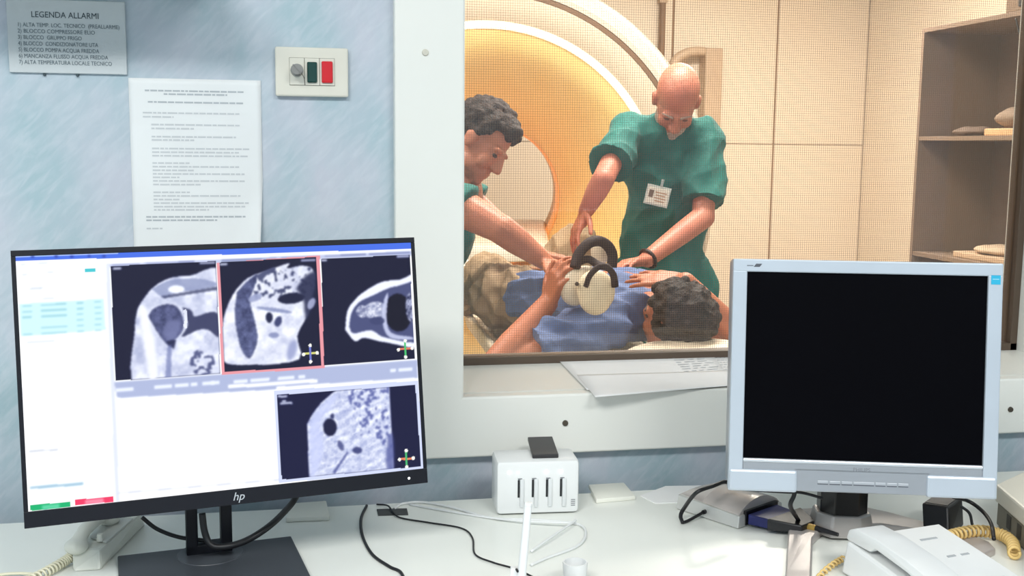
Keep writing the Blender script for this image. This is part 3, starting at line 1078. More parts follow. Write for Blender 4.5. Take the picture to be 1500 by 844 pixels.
ppart('logo', b, mat('logo_grey', (128, 132, 138), .4), chin_o)
M_btn = mat('button_silver', (186, 190, 196), .35, metal=.3)
M_btnd = mat('button_edge', (92, 96, 104), .5)
for xa, xb in ((-.062, -.047), (-.045, -.030), (-.028, -.013), (-.011, .018), (.020, .034), (.036, .050), (.052, .066)):
    b = NB(); box2(b, (xa, -0.0036, -PH / 2 - .0335), (xb, -0.002, -PH / 2 - .0295), .0004)
    k = ppart('button', b, M_btn, chin_o)
    b = NB(); box2(b, (xa, -0.0034, -PH / 2 - .0350), (xb, -0.002, -PH / 2 - .0333))
    ppart('button_shadow_gap', b, M_btnd, k)
b = NB()
box2(b, (-PW / 2 - .001, -.0044, PH / 2 + .0085), (-PW / 2 + .008, -.0039, PH / 2 + .0095))
prism(b, [(-PW / 2 + .0085, -.0044, PH / 2 + .0072), (-PW / 2 + .017, -.0044, PH / 2 + .0072), (-PW / 2 + .0205, -.0044, PH / 2 + .0118), (-PW / 2 + .012, -.0044, PH / 2 + .0118)], (0, .0005, 0))
ppart('corner_mark', b, mat('mark_dark', (84, 88, 96), .5), bezel)
b = NB(); box2(b, (PW / 2 + .0035, -.0045, PH / 2 - .0115), (PW / 2 + .0165, -.0039, PH / 2 + .0015))
st = ppart('sticker', b, mat('sticker_blue', (44, 176, 214), .4), bezel)
b = NB(); box2(b, (PW / 2 + .0055, -.0047, PH / 2 - .0045), (PW / 2 + .0145, -.0044, PH / 2 - .0035)); ppart('sticker_print', b, mat('sticker_pale', (170, 224, 240), .4), st)
# stand: black faceted column in a silver collar on two splayed feet
b = NB()
oct_ = [(.036, .020), (.036, -.012), (.018, -.030), (-.018, -.030), (-.036, -.012), (-.036, .020)]
loft(b, [(x, y, .028) for x, y in oct_], [(x * .98, y, pc.z - PH / 2 - .02) for x, y in oct_], .002)
box2(b, (-.03, -.0, pc.z - PH / 2 - .05), (.03, max(pc.y + .06, .03), pc.z - PH * .1), .004)
obj('column', b, mat('column_black', (20, 20, 24), .25), pm, True)
b = NB()
loft(b, [(x * 1.32, y * 1.3, .004) for x, y in oct_], [(x * 1.14, y * 1.12, .038) for x, y in oct_], .003)
obj('collar', b, mat('collar_silver', (176, 172, 170), .35, metal=.4), pm, True)
M_foot = mat('foot_silver', (190, 184, 182), .38, metal=.35)
for poly in ([(1158, 757), (1197, 755), (1215, 775), (1190, 800), (1188, 862), (1186, 900), (1146, 900), (1150, 850), (1153, 800)],
             [(1262, 752), (1300, 760), (1350, 773), (1400, 786), (1448, 803), (1458, 814), (1440, 823), (1420, 822), (1385, 802), (1340, 786), (1290, 780), (1250, 782), (1225, 770)]):
    pts = [Pi @ onZ(x, y, DZ) for x, y in poly]
    b = NB()
    loft(b, [(p.x, p.y, 0.0) for p in pts], [(p.x, p.y, .011 + .006 * max(0, 1 - (Vector((p.x, p.y)).length / .15))) for p in pts], .0025)
    obj('foot', b, M_foot, pm, True)

# ------------------------------------------------------------------ small things on the desk
M_cable = mat('cable_black', (22, 22, 26), .45)
M_wcable = mat('cable_white', (232, 234, 234), .4)
M_wplast = mat('white_plastic', (238, 240, 240), .3)
M_bplast = mat('black_plastic', (24, 24, 28), .4)


def D(px, py, h=0.0):
    return onZ(px, py, DZ + h)


def cable(name, pts, r, m, label, cat='cable', n=10):
    b = NB(); tube(b, pts, r, 8, n)
    o = obj(name, b, m, None, False, True)
    base_origin(o)
    return tag(o, label, cat)


# white four-slot box
fa, fb = D(727, 757), D(848, 753)                # front lower edge
ang = math.atan2(fb.y - fa.y, fb.x - fa.x)
wid = (fb - fa).length
zt = None
dev = thing('slot_box', (fa + fb) / 2, Matrix.Rotation(ang, 3, 'Z'), 'white cube-like desktop box with four narrow front slots', 'device')
hgt = 0.091
dep = 0.075
b = NB(); box2(b, (-wid / 2, 0, .002), (wid / 2, dep, hgt), .007)
body = obj('body', b, M_wplast, dev, True, smooth='auto')
M_slot = mat('slot_black', (30, 32, 36), .5)
M_rib = mat('rib_white', (226, 229, 230), .3)
for k in range(4):
    xk = -wid / 2 + wid * (.265 + .170 * k)
    b = NB(); box2(b, (xk - .0016, -.0012, hgt * .34), (xk + .0016, .002, hgt * .66), .0004)
    sl = tag(obj('slot', b, M_slot, body, True), 'narrow black slot')
    b = NB(); box2(b, (xk + .002, -.0035, hgt * .16), (xk + .0085, .002, hgt * .68), .0015)
    obj('slot_rib', b, M_rib, body, True, smooth='auto')
    b = NB(); box2(b, (xk - .0015, -.0020, hgt * .675), (xk + .0055, .002, hgt * .69), .0003)
    obj('slot_lip', b, mat('lip_grey', (120, 122, 126), .5), body, True)
M_led = mat('led_lit', (255, 255, 255), .3, emit=2.0)
for k, f_ in enumerate((.15, .255, .60, .775)):
    b = NB(); cyl(b, (-wid / 2 + wid * f_, .0005, hgt * .80), (-wid / 2 + wid * f_, -.0012, hgt * .80), .0028 if k != 1 else .0018, None, 14)
    obj('indicator_light', b, M_led, body, True)
b = NB()
for r in range(4):
    box2(b, (wid / 2 * .80, -.0006, hgt * (.16 + .035 * r)), (wid / 2 * .90, .001, hgt * (.175 + .035 * r)))
obj('small_print', b, mat('small_print', (150, 152, 156), .6), body, True)
# black card case lying on it
hz = DZ + hgt + .0002
cc = [onZ(x, y, hz) for x, y in ((773, 646), (809, 645), (818, 671), (780, 672))]
b = NB(); prism(b, cc, (0, 0, .007), .0012)
single('card_case', b, mat('case_black', (44, 42, 44), .5), 'small black flat case on top of the white slot box', 'case')

# flat white pads
for cs, lab in (([(862, 716), (914, 713), (931, 733), (873, 738)], 'flat white square pad to the right of the slot box'),
                ([(424, 744), (478, 740), (483, 763), (419, 766)], 'flat white square pad behind the left monitor stand')):
    b = NB(); prism(b, [D(x, y) for x, y in cs], (0, 0, .008), .002)
    single('white_pad', b, mat('pad_cream', (236, 236, 226), .4), lab, 'pad', 'flat white pads on the desk', smooth='auto')
b = NB(); prism(b, [D(x, y) for x, y in ((938, 727), (975, 713), (1040, 712), (1040, 735), (960, 738))], (0, 0, .0012))
single('paper_sheet', b, M_paper, 'small white sheet on the desk left of the silver converter', 'paper')

# dark label strip stuck on the desk
b = NB(); prism(b, [D(x, y) for x, y in ((552, 747), (596, 746), (598, 755), (554, 756))], (0, 0, .0015))
single('label_strip', b, mat('strip_dark', (64, 66, 66), .6), 'small dark strip lying on the desk behind the black cables', 'label')

# cables on the desk
cable('cable', [D(537, 741, .002), D(529, 760, .002), D(531, 785, .002), D(545, 812, .002), D(570, 830, .002), D(588, 840, .002), D(598, 870, .002)], .0024, M_cable,
      'thick black cable curving down the desk by the left monitor')
cable('cable', [D(552, 739, .002), D(568, 741, .005), D(576, 751, .0035), D(588, 759, .002), D(630, 766, .002), D(676, 774, .002), D(692, 788, .002), D(696, 812, .002), D(722, 824, .002), D(756, 834, .002), D(790, 850, .002)], .0014, M_cable,
      'thin black cable running from the dark strip to the antenna')
cable('cable', [D(578, 745, .0025), D(590, 738, .0025), D(622, 736, .0025), D(668, 745, .0025), D(720, 759, .0025), D(790, 762, .0025), D(846, 768, .0025), D(858, 782, .0025), D(846, 800, .0025), D(800, 818, .0025), D(778, 828, .0025)], .0021, M_wcable,
      'white cable looping in front of the slot box')
cable('cable', [D(600, 739, .0022), D(650, 748, .0022), D(706, 757, .0022), D(760, 763, .006), D(830, 766, .0085), D(842, 763, .0085), D(812, 784, .008), D(778, 808, .004)], .0019, M_wcable,
      'white cable crossing behind the antenna')

# router antenna with the router's edge at the bottom of the picture
rt = thing('wireless_router', D(765, 880), None, 'white wireless router with upright rod antenna', 'router')
tipd = 1.40
base = P(764, 846, 1.405); tip = P(774, 738, 1.385)
b = NB(); cyl(b, base - (tip - base) * .25, tip, .0062, .0048, 20, .001)
obj('antenna', b, M_wplast, rt, smooth='auto')
b = NB(); cyl(b, tip - (tip - base) * .03, tip + (tip - base) * .015, .0055, .0050, 20, .0012)
obj('antenna_tip', b, M_wplast, rt, smooth='auto')
hb = P(754, 846, 1.41)
b = NB(); box(b, hb + Vector((.002, .004, -.010)), (.014, .012, .044), .002, Matrix.Rotation(-YAW, 3, 'Z'))
hinge = obj('hinge', b, M_wplast, rt)
b = NB(); q = P(757.5, 836, 1.402); cyl(b, q + Vector((0, .004, 0)), q - Vector((0, .003, 0)), .0016, None, 10)
obj('hinge_pin', b, M_slot, hinge)
b = NB(); box2(b, (hb.x - .10, hb.y - .07, DZ + .004), (hb.x + .09, hb.y + .025, DZ + .03), .006)
obj('body', b, M_wplast, rt)
for dx in (-.085, .075):
    b = NB(); cyl(b, (hb.x + dx, hb.y - .05, DZ), (hb.x + dx, hb.y - .05, DZ + .006), .006, None, 12); obj('rubber_foot', b, M_bplast, rt)
    b = NB(); cyl(b, (hb.x + dx, hb.y + .01, DZ), (hb.x + dx, hb.y + .01, DZ + .006), .006, None, 12); obj('rubber_foot', b, M_bplast, rt)

# little ribbed white cup
cp = D(842, 856)
b = NB()
prof = []
seg = 28
bb = bmesh.new()
rings = []
for (r, z) in ((.0, .0), (.013, .0), (.0145, .003), (.0165, .030), (.0165, .032), (.0145, .032), (.0125, .006), (.0, .006)):
    if r == 0:
        rings.append([bb.verts.new((cp.x, cp.y, DZ + z))])
    else:
        rings.append([bb.verts.new((cp.x + r * (1 + (.05 if i % 2 else 0)) * math.cos(6.2832 * i / seg), cp.y + r * (1 + (.05 if i % 2 else 0)) * math.sin(6.2832 * i / seg), DZ + z)) for i in range(seg)])
for A, B in zip(rings, rings[1:]):
    for i in range(seg):
        j = (i + 1) % seg
        if len(A) == 1: bb.faces.new((A[0], B[j], B[i]))
        elif len(B) == 1: bb.faces.new((A[i], A[j], B[0]))
        else: bb.faces.new((A[i], A[j], B[j], B[i]))
merge(b, bb)
single('ribbed_cup', b, M_wplast, 'small ribbed white plastic cup at the desk edge right of the antenna', 'cup', smooth='auto')

# cables hanging behind the left monitor
cable('cable', [P(208, 758, 1.56), P(230, 775, 1.57), P(262, 787, 1.575), P(298, 792, 1.58), P(318, 800, 1.585)], .0030, M_cable, 'black power cable hanging left of the monitor column')
cable('cable', [P(434, 728, 1.66), P(424, 742, 1.645), P(398, 768, 1.60), P(365, 790, 1.575), P(335, 800, 1.555), P(310, 799, 1.55), P(300, 780, 1.55), P(296, 752, 1.55)], .0048, M_cable, 'thick black video cable looping under the monitor to its column')
cable('cable', [P(434, 728, 1.66), P(440, 718, 1.67), P(446, 706, 1.68)], .0046, mat('cable_grey', (168, 176, 178), .5), 'grey cable end rising behind the left monitor')

# ---------------------------------------------------------------- silver converter
A0, B0 = D(1081, 776), D(990, 746)
C0 = D(1122, 744)
u = (B0 - A0); v = (C0 - A0)
u2, v2 = u.normalized(), (v - u * (v.dot(u) / u.dot(u))).normalized()
cvL, cvW = u.length, v.length * .95
rotm = Matrix((( -u2.x, v2.x, 0), (-u2.y, v2.y, 0), (0, 0, 1)))
if rotm.determinant() < 0: rotm = Matrix(((-u2.x, -v2.x, 0), (-u2.y, -v2.y, 0), (0, 0, 1)))
cv = thing('video_converter', A0, None, 'small silver converter box with a blue video plug', 'converter')
def CV(s, t, z): return A0 + u2 * (s * cvL) + v2 * (t * cvW) + Vector((0, 0, z))
M_alu = mat('alu_silver', (216, 216, 212), .3, metal=.35)
b = NB()
loft(b, [CV(0, 0, .001), CV(1, 0, .001), CV(1, 1, .001), CV(0, 1, .001)], [CV(.01, .03, .020), CV(.99, .03, .024), CV(.99, .97, .024), CV(.01, .97, .020)], .0015)
shell = obj('shell', b, M_alu, cv)
b = NB()                                        # domed lid: a low arch along the box
n = 12
sect0, sect1 = [], []
for i in range(n + 1):
    t = i / n
    z = .019 + .022 * math.sin(math.pi * t) ** .7
    sect0.append(CV(.03, .04 + .92 * t, z)); sect1.append(CV(.62, .04 + .92 * t, z))
loft(b, sect0, sect1)
obj('lid', b, mat('lid_silver', (214, 206, 202), .25, metal=.4), cv, smooth='auto')
b = NB()
sect2 = [CV(1.0, .04 + .92 * i / n, .0235 + .004 * math.sin(math.pi * i / n)) for i in range(n + 1)]
loft(b, sect1, sect2)
obj('lid_slope', b, mat('lid_silver', (198, 190, 186)), cv, smooth='auto')
b = NB(); cyl(b, CV(.53, -.03, .011), CV(.53, .03, .011), .0036, None, 14); obj('jack', b, M_bplast, cv)
b = NB(); loft(b, [CV(-.01, .15, .003), CV(-.01, .85, .003), CV(-.01, .85, .026), CV(-.01, .15, .026)], [CV(.06, .15, .003), CV(.06, .85, .003), CV(.06, .85, .026), CV(.06, .15, .026)])
obj('port_face', b, M_bplast, cv)
# video plug
pl = thing('video_plug', CV(-.1, .5, .01), None, 'blue and black video plug pushed into the silver converter', 'plug')
b = NB(); loft(b, [CV(-.03, .16, .005), CV(-.03, .80, .005), CV(-.03, .80, .022), CV(-.03, .16, .022)], [CV(-.36, .22, .006), CV(-.36, .76, .006), CV(-.36, .76, .021), CV(-.36, .22, .021)], .002)
obj('plug_shell', b, mat('plug_blue', (34, 40, 108), .4), pl)
b = NB(); loft(b, [CV(-.34, .12, .007), CV(-.34, .86, .007), CV(-.34, .86, .026), CV(-.34, .12, .026)], [CV(-.70, .34, .010), CV(-.70, .66, .010), CV(-.70, .66, .021), CV(-.70, .34, .021)], .002)
obj('plug_hood', b, M_bplast, pl)
b = NB(); cyl(b, CV(-.70, .5, .015), CV(-.80, .5, .016), .0058, .0052, 14); obj('ring', b, mat('ring_gold', (206, 170, 90), .35, metal=.5), pl)
b = NB(); cyl(b, CV(-.78, .5, .016), CV(-1.1, .5, .017), .0050, .0030, 14); obj('strain_relief', b, M_bplast, pl)
cable('cable', [D(1000, 766, .002), D(1010, 762, .004), CV(.53, -.02, .011)], .0026, M_cable, 'short black lead at the front of the silver converter')
cable('cable', [D(1000, 766, .003), D(997, 756, .010), D(1002, 745, .022), P(1020, 722, 1.70), P(1045, 712, 1.72), P(1062, 706, 1.74), P(1072, 712, 1.74)], .0032, M_cable, 'black lead looping over the back of the silver converter')
cable('cable', [P(1068, 714, 1.70), P(1100, 718, 1.68), P(1150, 721, 1.66), P(1175, 722, 1.655), P(1205, 730, 1.65)], .0022, M_cable, 'thin black lead running behind the silver monitor')
cable('cable', [CV(-.55, .5, .020), P(1158, 742, 1.63), P(1163, 726, 1.62), P(1165, 712, 1.62), P(1165, 700, 1.625)], .0034, M_cable, 'black video cable hanging from the silver monitor')

# black power adapter
ax = thing('power_adapter', D(1385, 775), None, 'black cube power adapter behind the white telephone', 'adapter')
lo = [D(1352, 783), D(1391, 790), D(1412, 770), D(1374, 766)]
up_ = [onZ(x, y, DZ + .044) for x, y in ((1350, 737), (1389, 743), (1410, 728), (1371, 723))]
b = NB(); loft(b, lo, up_, .003); obj('case', b, M_bplast, ax)
b = NB(); mid = (up_[0] + up_[2]) / 2; lo2 = [p.lerp(mid, .18) for p in up_]
prism(b, [p + Vector((0, 0, .0001)) for p in lo2], (0, 0, .0006)); obj('rating_label', b, mat('label_grey', (96, 92, 90), .5), ax)
cable('cable', [P(1396, 728, 1.70), P(1420, 735, 1.72), P(1440, 750, 1.70), P(1452, 768, 1.66), P(1456, 790, 1.62)], .0030, M_cable, 'black lead arching right from the power adapter')
cable('cable', [P(1408, 742, 1.68), P(1420, 752, 1.67), P(1424, 768, 1.65)], .0022, M_cable, 'thin black lead just right of the power adapter')

# ---------------------------------------------------------------- white telephone (right)
M_phone = mat('phone_white', (240, 241, 240), .35)
M_phone2 = mat('phone_grey', (214, 218, 212), .4)
qa, qb = D(1236, 822), D(1425, 812)             # back edge ends on the desk (approximate footprint)
ph = thing('telephone', D(1330, 850), None, 'white desk telephone with curly yellow cord in front of the silver monitor', 'telephone')
K = onZ(1234, 796, DZ + .045); Q = onZ(1364, 769, DZ + .055); Rr = onZ(1424, 852, DZ + .030)
ex = (Q - K); ey = (Rr - Q)
ex.z = 0; ey.z = 0
w_ = ex.length + .012
ex.normalize(); ey = (ey - ex * ey.dot(ex)).normalized()
dl = .19
dl = .25
def PHN(s, t, z): return Vector((K.x, K.y, DZ)) + ex * (s * w_) + ey * (t * dl) + Vector((0, 0, z))
b = NB(); loft(b, [PHN(0, 0, .002), PHN(1, 0, .002), PHN(1, 1, .002), PHN(0, 1, .002)], [PHN(.02, .02, .050), PHN(.98, .02, .055), PHN(.98, .98, .024), PHN(.02, .98, .022)], .004)
pbody = obj('body', b, M_phone, ph)
b = NB(); prism(b, [PHN(.36, .03, .0548), PHN(.97, .03, .0562), PHN(.97, .95, .0268), PHN(.36, .95, .0255)], (0, 0, .0016), .0006)
face = obj('face_plate', b, M_phone, ph)
for s, t, wq, z in ((.60, .16, .17, .0530), (.62, .36, .08, .0468), (.76, .36, .08, .0468)):
    b = NB(); prism(b, [PHN(s, t, z), PHN(s + wq, t, z + .0004), PHN(s + wq, t + .016, z - .0001), PHN(s, t + .016, z - .0005)], (0, 0, .0006))
    obj('small_print', b, mat('phone_print', (176, 180, 184), .5), face)
for r in range(4):
    for c_ in range(3):
        b = NB(); s, t = .50 + .13 * c_, .62 + .08 * r
        zz_ = .0375 - .0025 * r + .002
        box(b, PHN(s + .04, t + .03, zz_ - .001), (.010, .010, .006), .0015)
        obj('key', b, M_phone2, face)
# handset resting along the left side
hs = thing('telephone_handset', PHN(.16, .5, .05), None, 'white handset resting on the left of the white telephone', 'handset')
b = NB()
side = [(.0, .052), (.02, .066), (.08, .073), (.25, .073), (.5, .066), (.8, .051), (.95, .043), (.985, .032), (.97, .026), (.80, .029), (.76, .036), (.5, .050), (.25, .058), (.21, .050), (.02, .050)]
prism(b, [PHN(.03, t, z) for t, z in side], ex * (w_ * .29), .003)
obj('grip', b, M_phone, hs, smooth='auto')
def coil(name, pts, R, turns, r, m, label, par):
    ctr = spline(pts, 24)
    out_, nrm_ = [], None
    N = turns * 12
    for i in range(N + 1):
        f_ = i / N * (len(ctr) - 1)
        k = min(int(f_), len(ctr) - 2)
        p = ctr[k].lerp(ctr[k + 1], f_ - k)
        t = (ctr[k + 1] - ctr[k]).normalized()
        if nrm_ is None: nrm_ = t.orthogonal().normalized()
        nrm_ = (nrm_ - t * nrm_.dot(t)).normalized()
        a = 2 * math.pi * i / 12
        out_.append(p + nrm_ * math.cos(a) * R + t.cross(nrm_) * math.sin(a) * R)
    b = NB(); tube(b, out_, r, 6, 0)
    return tag(obj(name, b, m, par, False, True), label)
M_ycord = mat('cord_yellow', (232, 198, 128), .45)
coil('telephone_cord', [D(1380, 790, .016), D(1400, 783, .020), D(1430, 778, .018), D(1462, 782, .012), D(1482, 794, .011), D(1486, 812, .011)], .0075, 24, .0024, M_ycord, 'curly yellow cord', ph)
coil('telephone_cord', [D(1236, 818, .010), D(1222, 826, .008), D(1205, 840, .006), D(1190, 860, .006)], .0035, 10, .0016, M_ycord, 'stretched curly yellow cord', ph)

# ---------------------------------------------------------------- beige telephone (left)
M_bphone = mat('phone_beige', (224, 226, 216), .4)
lp = thing('telephone', D(150, 815), None, 'beige telephone half hidden under the left monitor', 'telephone')
lo = [D(106, 838), D(148, 836), D(214, 768), D(150, 764)]
upz = [onZ(104, 802, DZ + .026), onZ(146, 806, DZ + .026), onZ(207, 752, DZ + .034), onZ(150, 750, DZ + .036)]
b = NB(); loft(b, lo, upz, .004); tb = obj('body', b, M_bphone, lp)
b = NB(); prism(b, [upz[0].lerp(upz[2], .25) + Vector((0, 0, .0005)), upz[1].lerp(upz[2], .15) + Vector((0, 0, .0005)), upz[2].lerp(upz[1], .2) + Vector((0, 0, .0005)), upz[3].lerp(upz[1], .15) + Vector((0, 0, .0005))], (0, 0, .003), .001)
obj('cradle', b, mat('cradle_grey', (204, 206, 200), .4), lp)
b = NB(); q = upz[1].lerp(upz[3], .2) + Vector((0, 0, .002)); cyl(b, q, q + Vector((0, 0, .010)), .005, .004, 12)
obj('hook_button', b, M_bphone, lp, smooth='auto')
lh = thing('telephone_handset', onZ(120, 770, DZ + .05), None, 'beige handset lying on the half hidden beige telephone', 'handset')
b = NB(); h0, h1 = onZ(112, 800, DZ + .030), onZ(160, 758, DZ + .044)
tube(b, [h0, h0.lerp(h1, .25) + Vector((0, 0, .012)), h0.lerp(h1, .75) + Vector((0, 0, .012)), h1], .010, 12, 8)
ball(b, h0, (.017, .017, .012)); ball(b, h1, (.017, .017, .012))
remesh('grip', b, .003, M_bphone, lh, 4)
coil('telephone_cord', [D(110, 800, .022), D(104, 815, .012), D(92, 824, .008), D(75, 834, .008), D(52, 846, .008), D(20, 858, .008)], .0060, 20, .0018, mat('cord_ivory', (226, 222, 196), .45), 'curly ivory cord', lp)
b = NB(); tube(b, [D(60, 842, .004), D(30, 840, .004), D(0, 842, .004), D(-40, 850, .004)], .0022, 8, 10); obj('line_cord', b, mat('cord_ivory', (226, 222, 196)), lp, smooth=True)

# ---------------------------------------------------------------- beige printer at the right edge
pr = thing('printer', D(1530, 780), None, 'beige desktop printer at the right edge of the desk', 'printer')
M_pr = mat('printer_beige', (226, 222, 208), .45)
M_pr2 = mat('printer_dark', (126, 122, 108), .55)
lo = [D(1459, 770), D(1640, 940), D(1810, 760), D(1560, 716)]
Zt, Zm = .068, .040
def lift(p, z): return Vector((p.x, p.y, DZ + z))
g0 = [lift(p, .004) for p in lo]
b = NB(); loft(b, [lift(p, .002) for p in lo], [lift(p, Zm) for p in lo], .003); obj('lower_body', b, M_pr2, pr)
ctr = sum(lo, Vector()) / 4
lo_b = [p.lerp(ctr, -.03) for p in lo]
b = NB(); loft(b, [lift(p, Zm) for p in lo_b], [lift(p, Zt) for p in lo_b], .004); obj('upper_body', b, M_pr, pr)
b = NB(); prism(b, [lift(lo_b[0].lerp(lo_b[2], .14), Zt), lift(lo_b[1].lerp(lo_b[3], .3), Zt), lift(lo_b[2].lerp(lo_b[0], .3), Zt), lift(lo_b[3].lerp(lo_b[1], .2), Zt)], (0, 0, .0008)); obj('paper_slot', b, mat('slot_brown', (96, 92, 84), .6), pr)
for k in range(4):
    a = lo[0].lerp(lo[1], .10 + .10 * k); c = lo[0].lerp(lo[1], .14 + .10 * k)
    off = (lo[0] - lo[3]).normalized() * .001
    b = NB(); prism(b, [lift(a, .012) + off, lift(c, .012) + off, lift(c, .034) + off, lift(a, .034) + off], -off * 2); obj('vent', b, mat('vent_dark', (64, 62, 56), .6), pr)

# ------------------------------------------------------------------ scan room: scanner
SCN = P(709, 299, 4.85)
axis = -_f0.copy()                              # the bore faces the window
sxx = Vector((0, 0, 1)).cross(axis).normalized()
Rm = Matrix((sxx, Vector((0, 0, 1)), axis)).transposed()
# lathe frame: local Z along -axis (into the scanner)
zx = -axis
xx_ = Vector((0, 0, 1)).cross(zx).normalized()
LM = Matrix.Translation(SCN) @ Matrix((xx_, zx.cross(xx_), zx)).transposed().to_4x4()
scan = thing('mri_scanner', (SCN.x, SCN.y, 0), None, 'large cream ring-shaped scanner glowing orange inside its bore', 'scanner')
M_scan = mat('scanner_cream', (236, 220, 200), .22, spec=.5, coat=.3)
b = NB()
lathe(b, [(.928, .03), (.934, .008), (.955, .004), (.985, .022), (1.015, .060), (1.036, .12), (1.043, .25), (1.043, 1.55), (1.0, 1.66), (.40, 1.68), (.40, 1.62), (.88, 1.60), (.88, .05)], LM, 128, True)
obj('outer_shell', b, M_scan, scan, smooth='auto')
b = NB(); lathe(b, [(.80, .018), (.83, .004), (.88, .0), (.908, .002), (.914, .012), (.914, .06), (.80, .06)], LM, 128, True)
obj('face_ring', b, mat('scanner_tan', (222, 200, 176), .35), scan, smooth='auto')
b = NB(); lathe(b, [(.912, .004), (.930, .004), (.930, .05), (.912, .05)], LM, 128, True)
obj('ring_groove', b, mat('groove_brown', (126, 96, 70), .6), scan, smooth='auto')
b = NB(); lathe(b, [(.766, .030), (.772, .018), (.784, .013), (.797, .018), (.802, .026), (.802, .05), (.766, .05)], LM, 128, True)
obj('light_ring', b, mat('ring_glow', (255, 240, 208), .4, emit=1.8), scan, smooth='auto')
# funnel: satin plastic, the bore's orange glow put into its base colour
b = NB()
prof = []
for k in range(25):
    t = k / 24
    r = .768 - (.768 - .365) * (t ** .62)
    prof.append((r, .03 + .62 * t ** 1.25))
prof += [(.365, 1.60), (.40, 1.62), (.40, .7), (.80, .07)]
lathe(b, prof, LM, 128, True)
obj('bore_funnel', b, mat('funnel_glow_tint', (253, 214, 144), .4, var=(251, 208, 136)), scan, smooth='auto')
b = NB(); lathe(b, [(.363, .70), (.358, .72), (.358, 1.10), (.363, 1.12)], LM, 96, True)
obj('bore_light', b, mat('amber_glow', (236, 160, 78), .4, emit=.5), scan, smooth='auto')
# table bridge with rounded nose inside the bore
b = NB()
def LP_(x, y, t): return LM @ Vector((x, y, t))
sgn = 1 if (LM.to_3x3() @ Vector((0, 1, 0))).z > 0 else -1
nose = []
for k in range(25):
    a = math.pi * k / 24
    nose.append((.30 * math.cos(a), -.26 * math.sin(a)))
low = [LP_(x, sgn * -.235, t) for x, t in nose] + [LP_(-.32, sgn * -.235, 1.5), LP_(.32, sgn * -.235, 1.5)]
upp = [LP_(x * .97, sgn * -.165, t * .97) for x, t in nose] + [LP_(-.31, sgn * -.165, 1.5), LP_(.31, sgn * -.165, 1.5)]
loft(b, low, upp, .012)
obj('table_bridge', b, mat('bridge_white', (242, 230, 212), .3), scan, smooth='auto')
b = NB()
box(b, (SCN.x + zx.x * .8, SCN.y + zx.y * .8, .05), (1.2, 1.3, .10), .02, Matrix.Rotation(-YAW, 3, 'Z'))
obj('plinth', b, mat('plinth_grey', (150, 140, 128), .5), scan)

# ------------------------------------------------------------------ patient table
TZ = 0.695
e0, e1 = onZ(690, 462, TZ), onZ(738, 522, TZ)    # its left edge
td = (e0 - e1); td.z = 0; td.normalize()         # toward the scanner
tn = Vector((td.y, -td.x, 0))                    # to the right
tl0 = e1 - td * .50                              # head end, left
def TB(s, t, z): return tl0 + td * s + tn * t + Vector((0, 0, z - tl0.z))
TWD, TLN = .56, 1.62
table = thing('patient_table', TB(TLN / 2, TWD / 2, 0), None, 'long pale patient table carrying the man in blue', 'table')
M_tab = mat('table_white', (226, 214, 196), .35)
b = NB(); loft(b, [TB(0, .02, TZ - .10), TB(0, TWD - .02, TZ - .10), TB(TLN, TWD - .02, TZ - .10), TB(TLN, .02, TZ - .10)], [TB(0, 0, TZ - .03), TB(0, TWD, TZ - .03), TB(TLN, TWD, TZ - .03), TB(TLN, 0, TZ - .03)], .01)
obj('table_top', b, M_tab, table)
b = NB(); loft(b, [TB(.02, .05, TZ - .03), TB(.02, TWD - .05, TZ - .03), TB(TLN - .02, TWD - .05, TZ - .03), TB(TLN - .02, .05, TZ - .03)], [TB(.03, .06, TZ), TB(.03, TWD - .06, TZ), TB(TLN - .03, TWD - .06, TZ), TB(TLN - .03, .06, TZ)], .008)
obj('mattress', b, mat('mattress_grey', (186, 174, 156), .6), table)
for t in (.0, TWD):
    b = NB(); tube(b, [TB(.05, t, TZ - .015), TB(TLN * .5, t, TZ - .012), TB(TLN - .05, t, TZ - .015)], .014, 10, 6)
    obj('side_rail', b, M_tab, table, smooth=True)
b = NB(); loft(b, [TB(.35, .14, .05), TB(.35, TWD - .14, .05), TB(TLN - .2, TWD - .14, .05), TB(TLN - .2, .14, .05)], [TB(.45, .10, TZ - .10), TB(.45, TWD - .10, TZ - .10), TB(TLN - .3, TWD - .10, TZ - .10), TB(TLN - .3, .10, TZ - .10)], .02)
obj('pedestal', b, mat('pedestal_beige', (206, 190, 170), .4), table)
b = NB(); loft(b, [TB(.25, .08, 0), TB(.25, TWD - .08, 0), TB(TLN - .1, TWD - .08, 0), TB(TLN - .1, .08, 0)], [TB(.27, .10, .05), TB(.27, TWD - .10, .05), TB(TLN - .12, TWD - .10, .05), TB(TLN - .12, .10, .05)], .01)
obj('foot_plate', b, mat('plinth_grey', (150, 140, 128)), table)

# pillow under the head
b = NB()
hc = P(1003, 465, 3.08)
pc_ = Vector((hc.x + .03, hc.y - .07, TZ + .062))
ball(b, pc_, (.23, .16, .062), Matrix.Rotation(-.25, 3, 'Z'), 4)
for v in b.verts:
    d = v.co - pc_
    v.co.z = pc_.z + d.z * (1 - .0 * d.length)
pill = single('pillow', b, mat('pillow_cream', (244, 226, 202), .7, bump=.15, bscale=14), 'cream pillow under the head of the lying man', 'pillow', smooth=True)

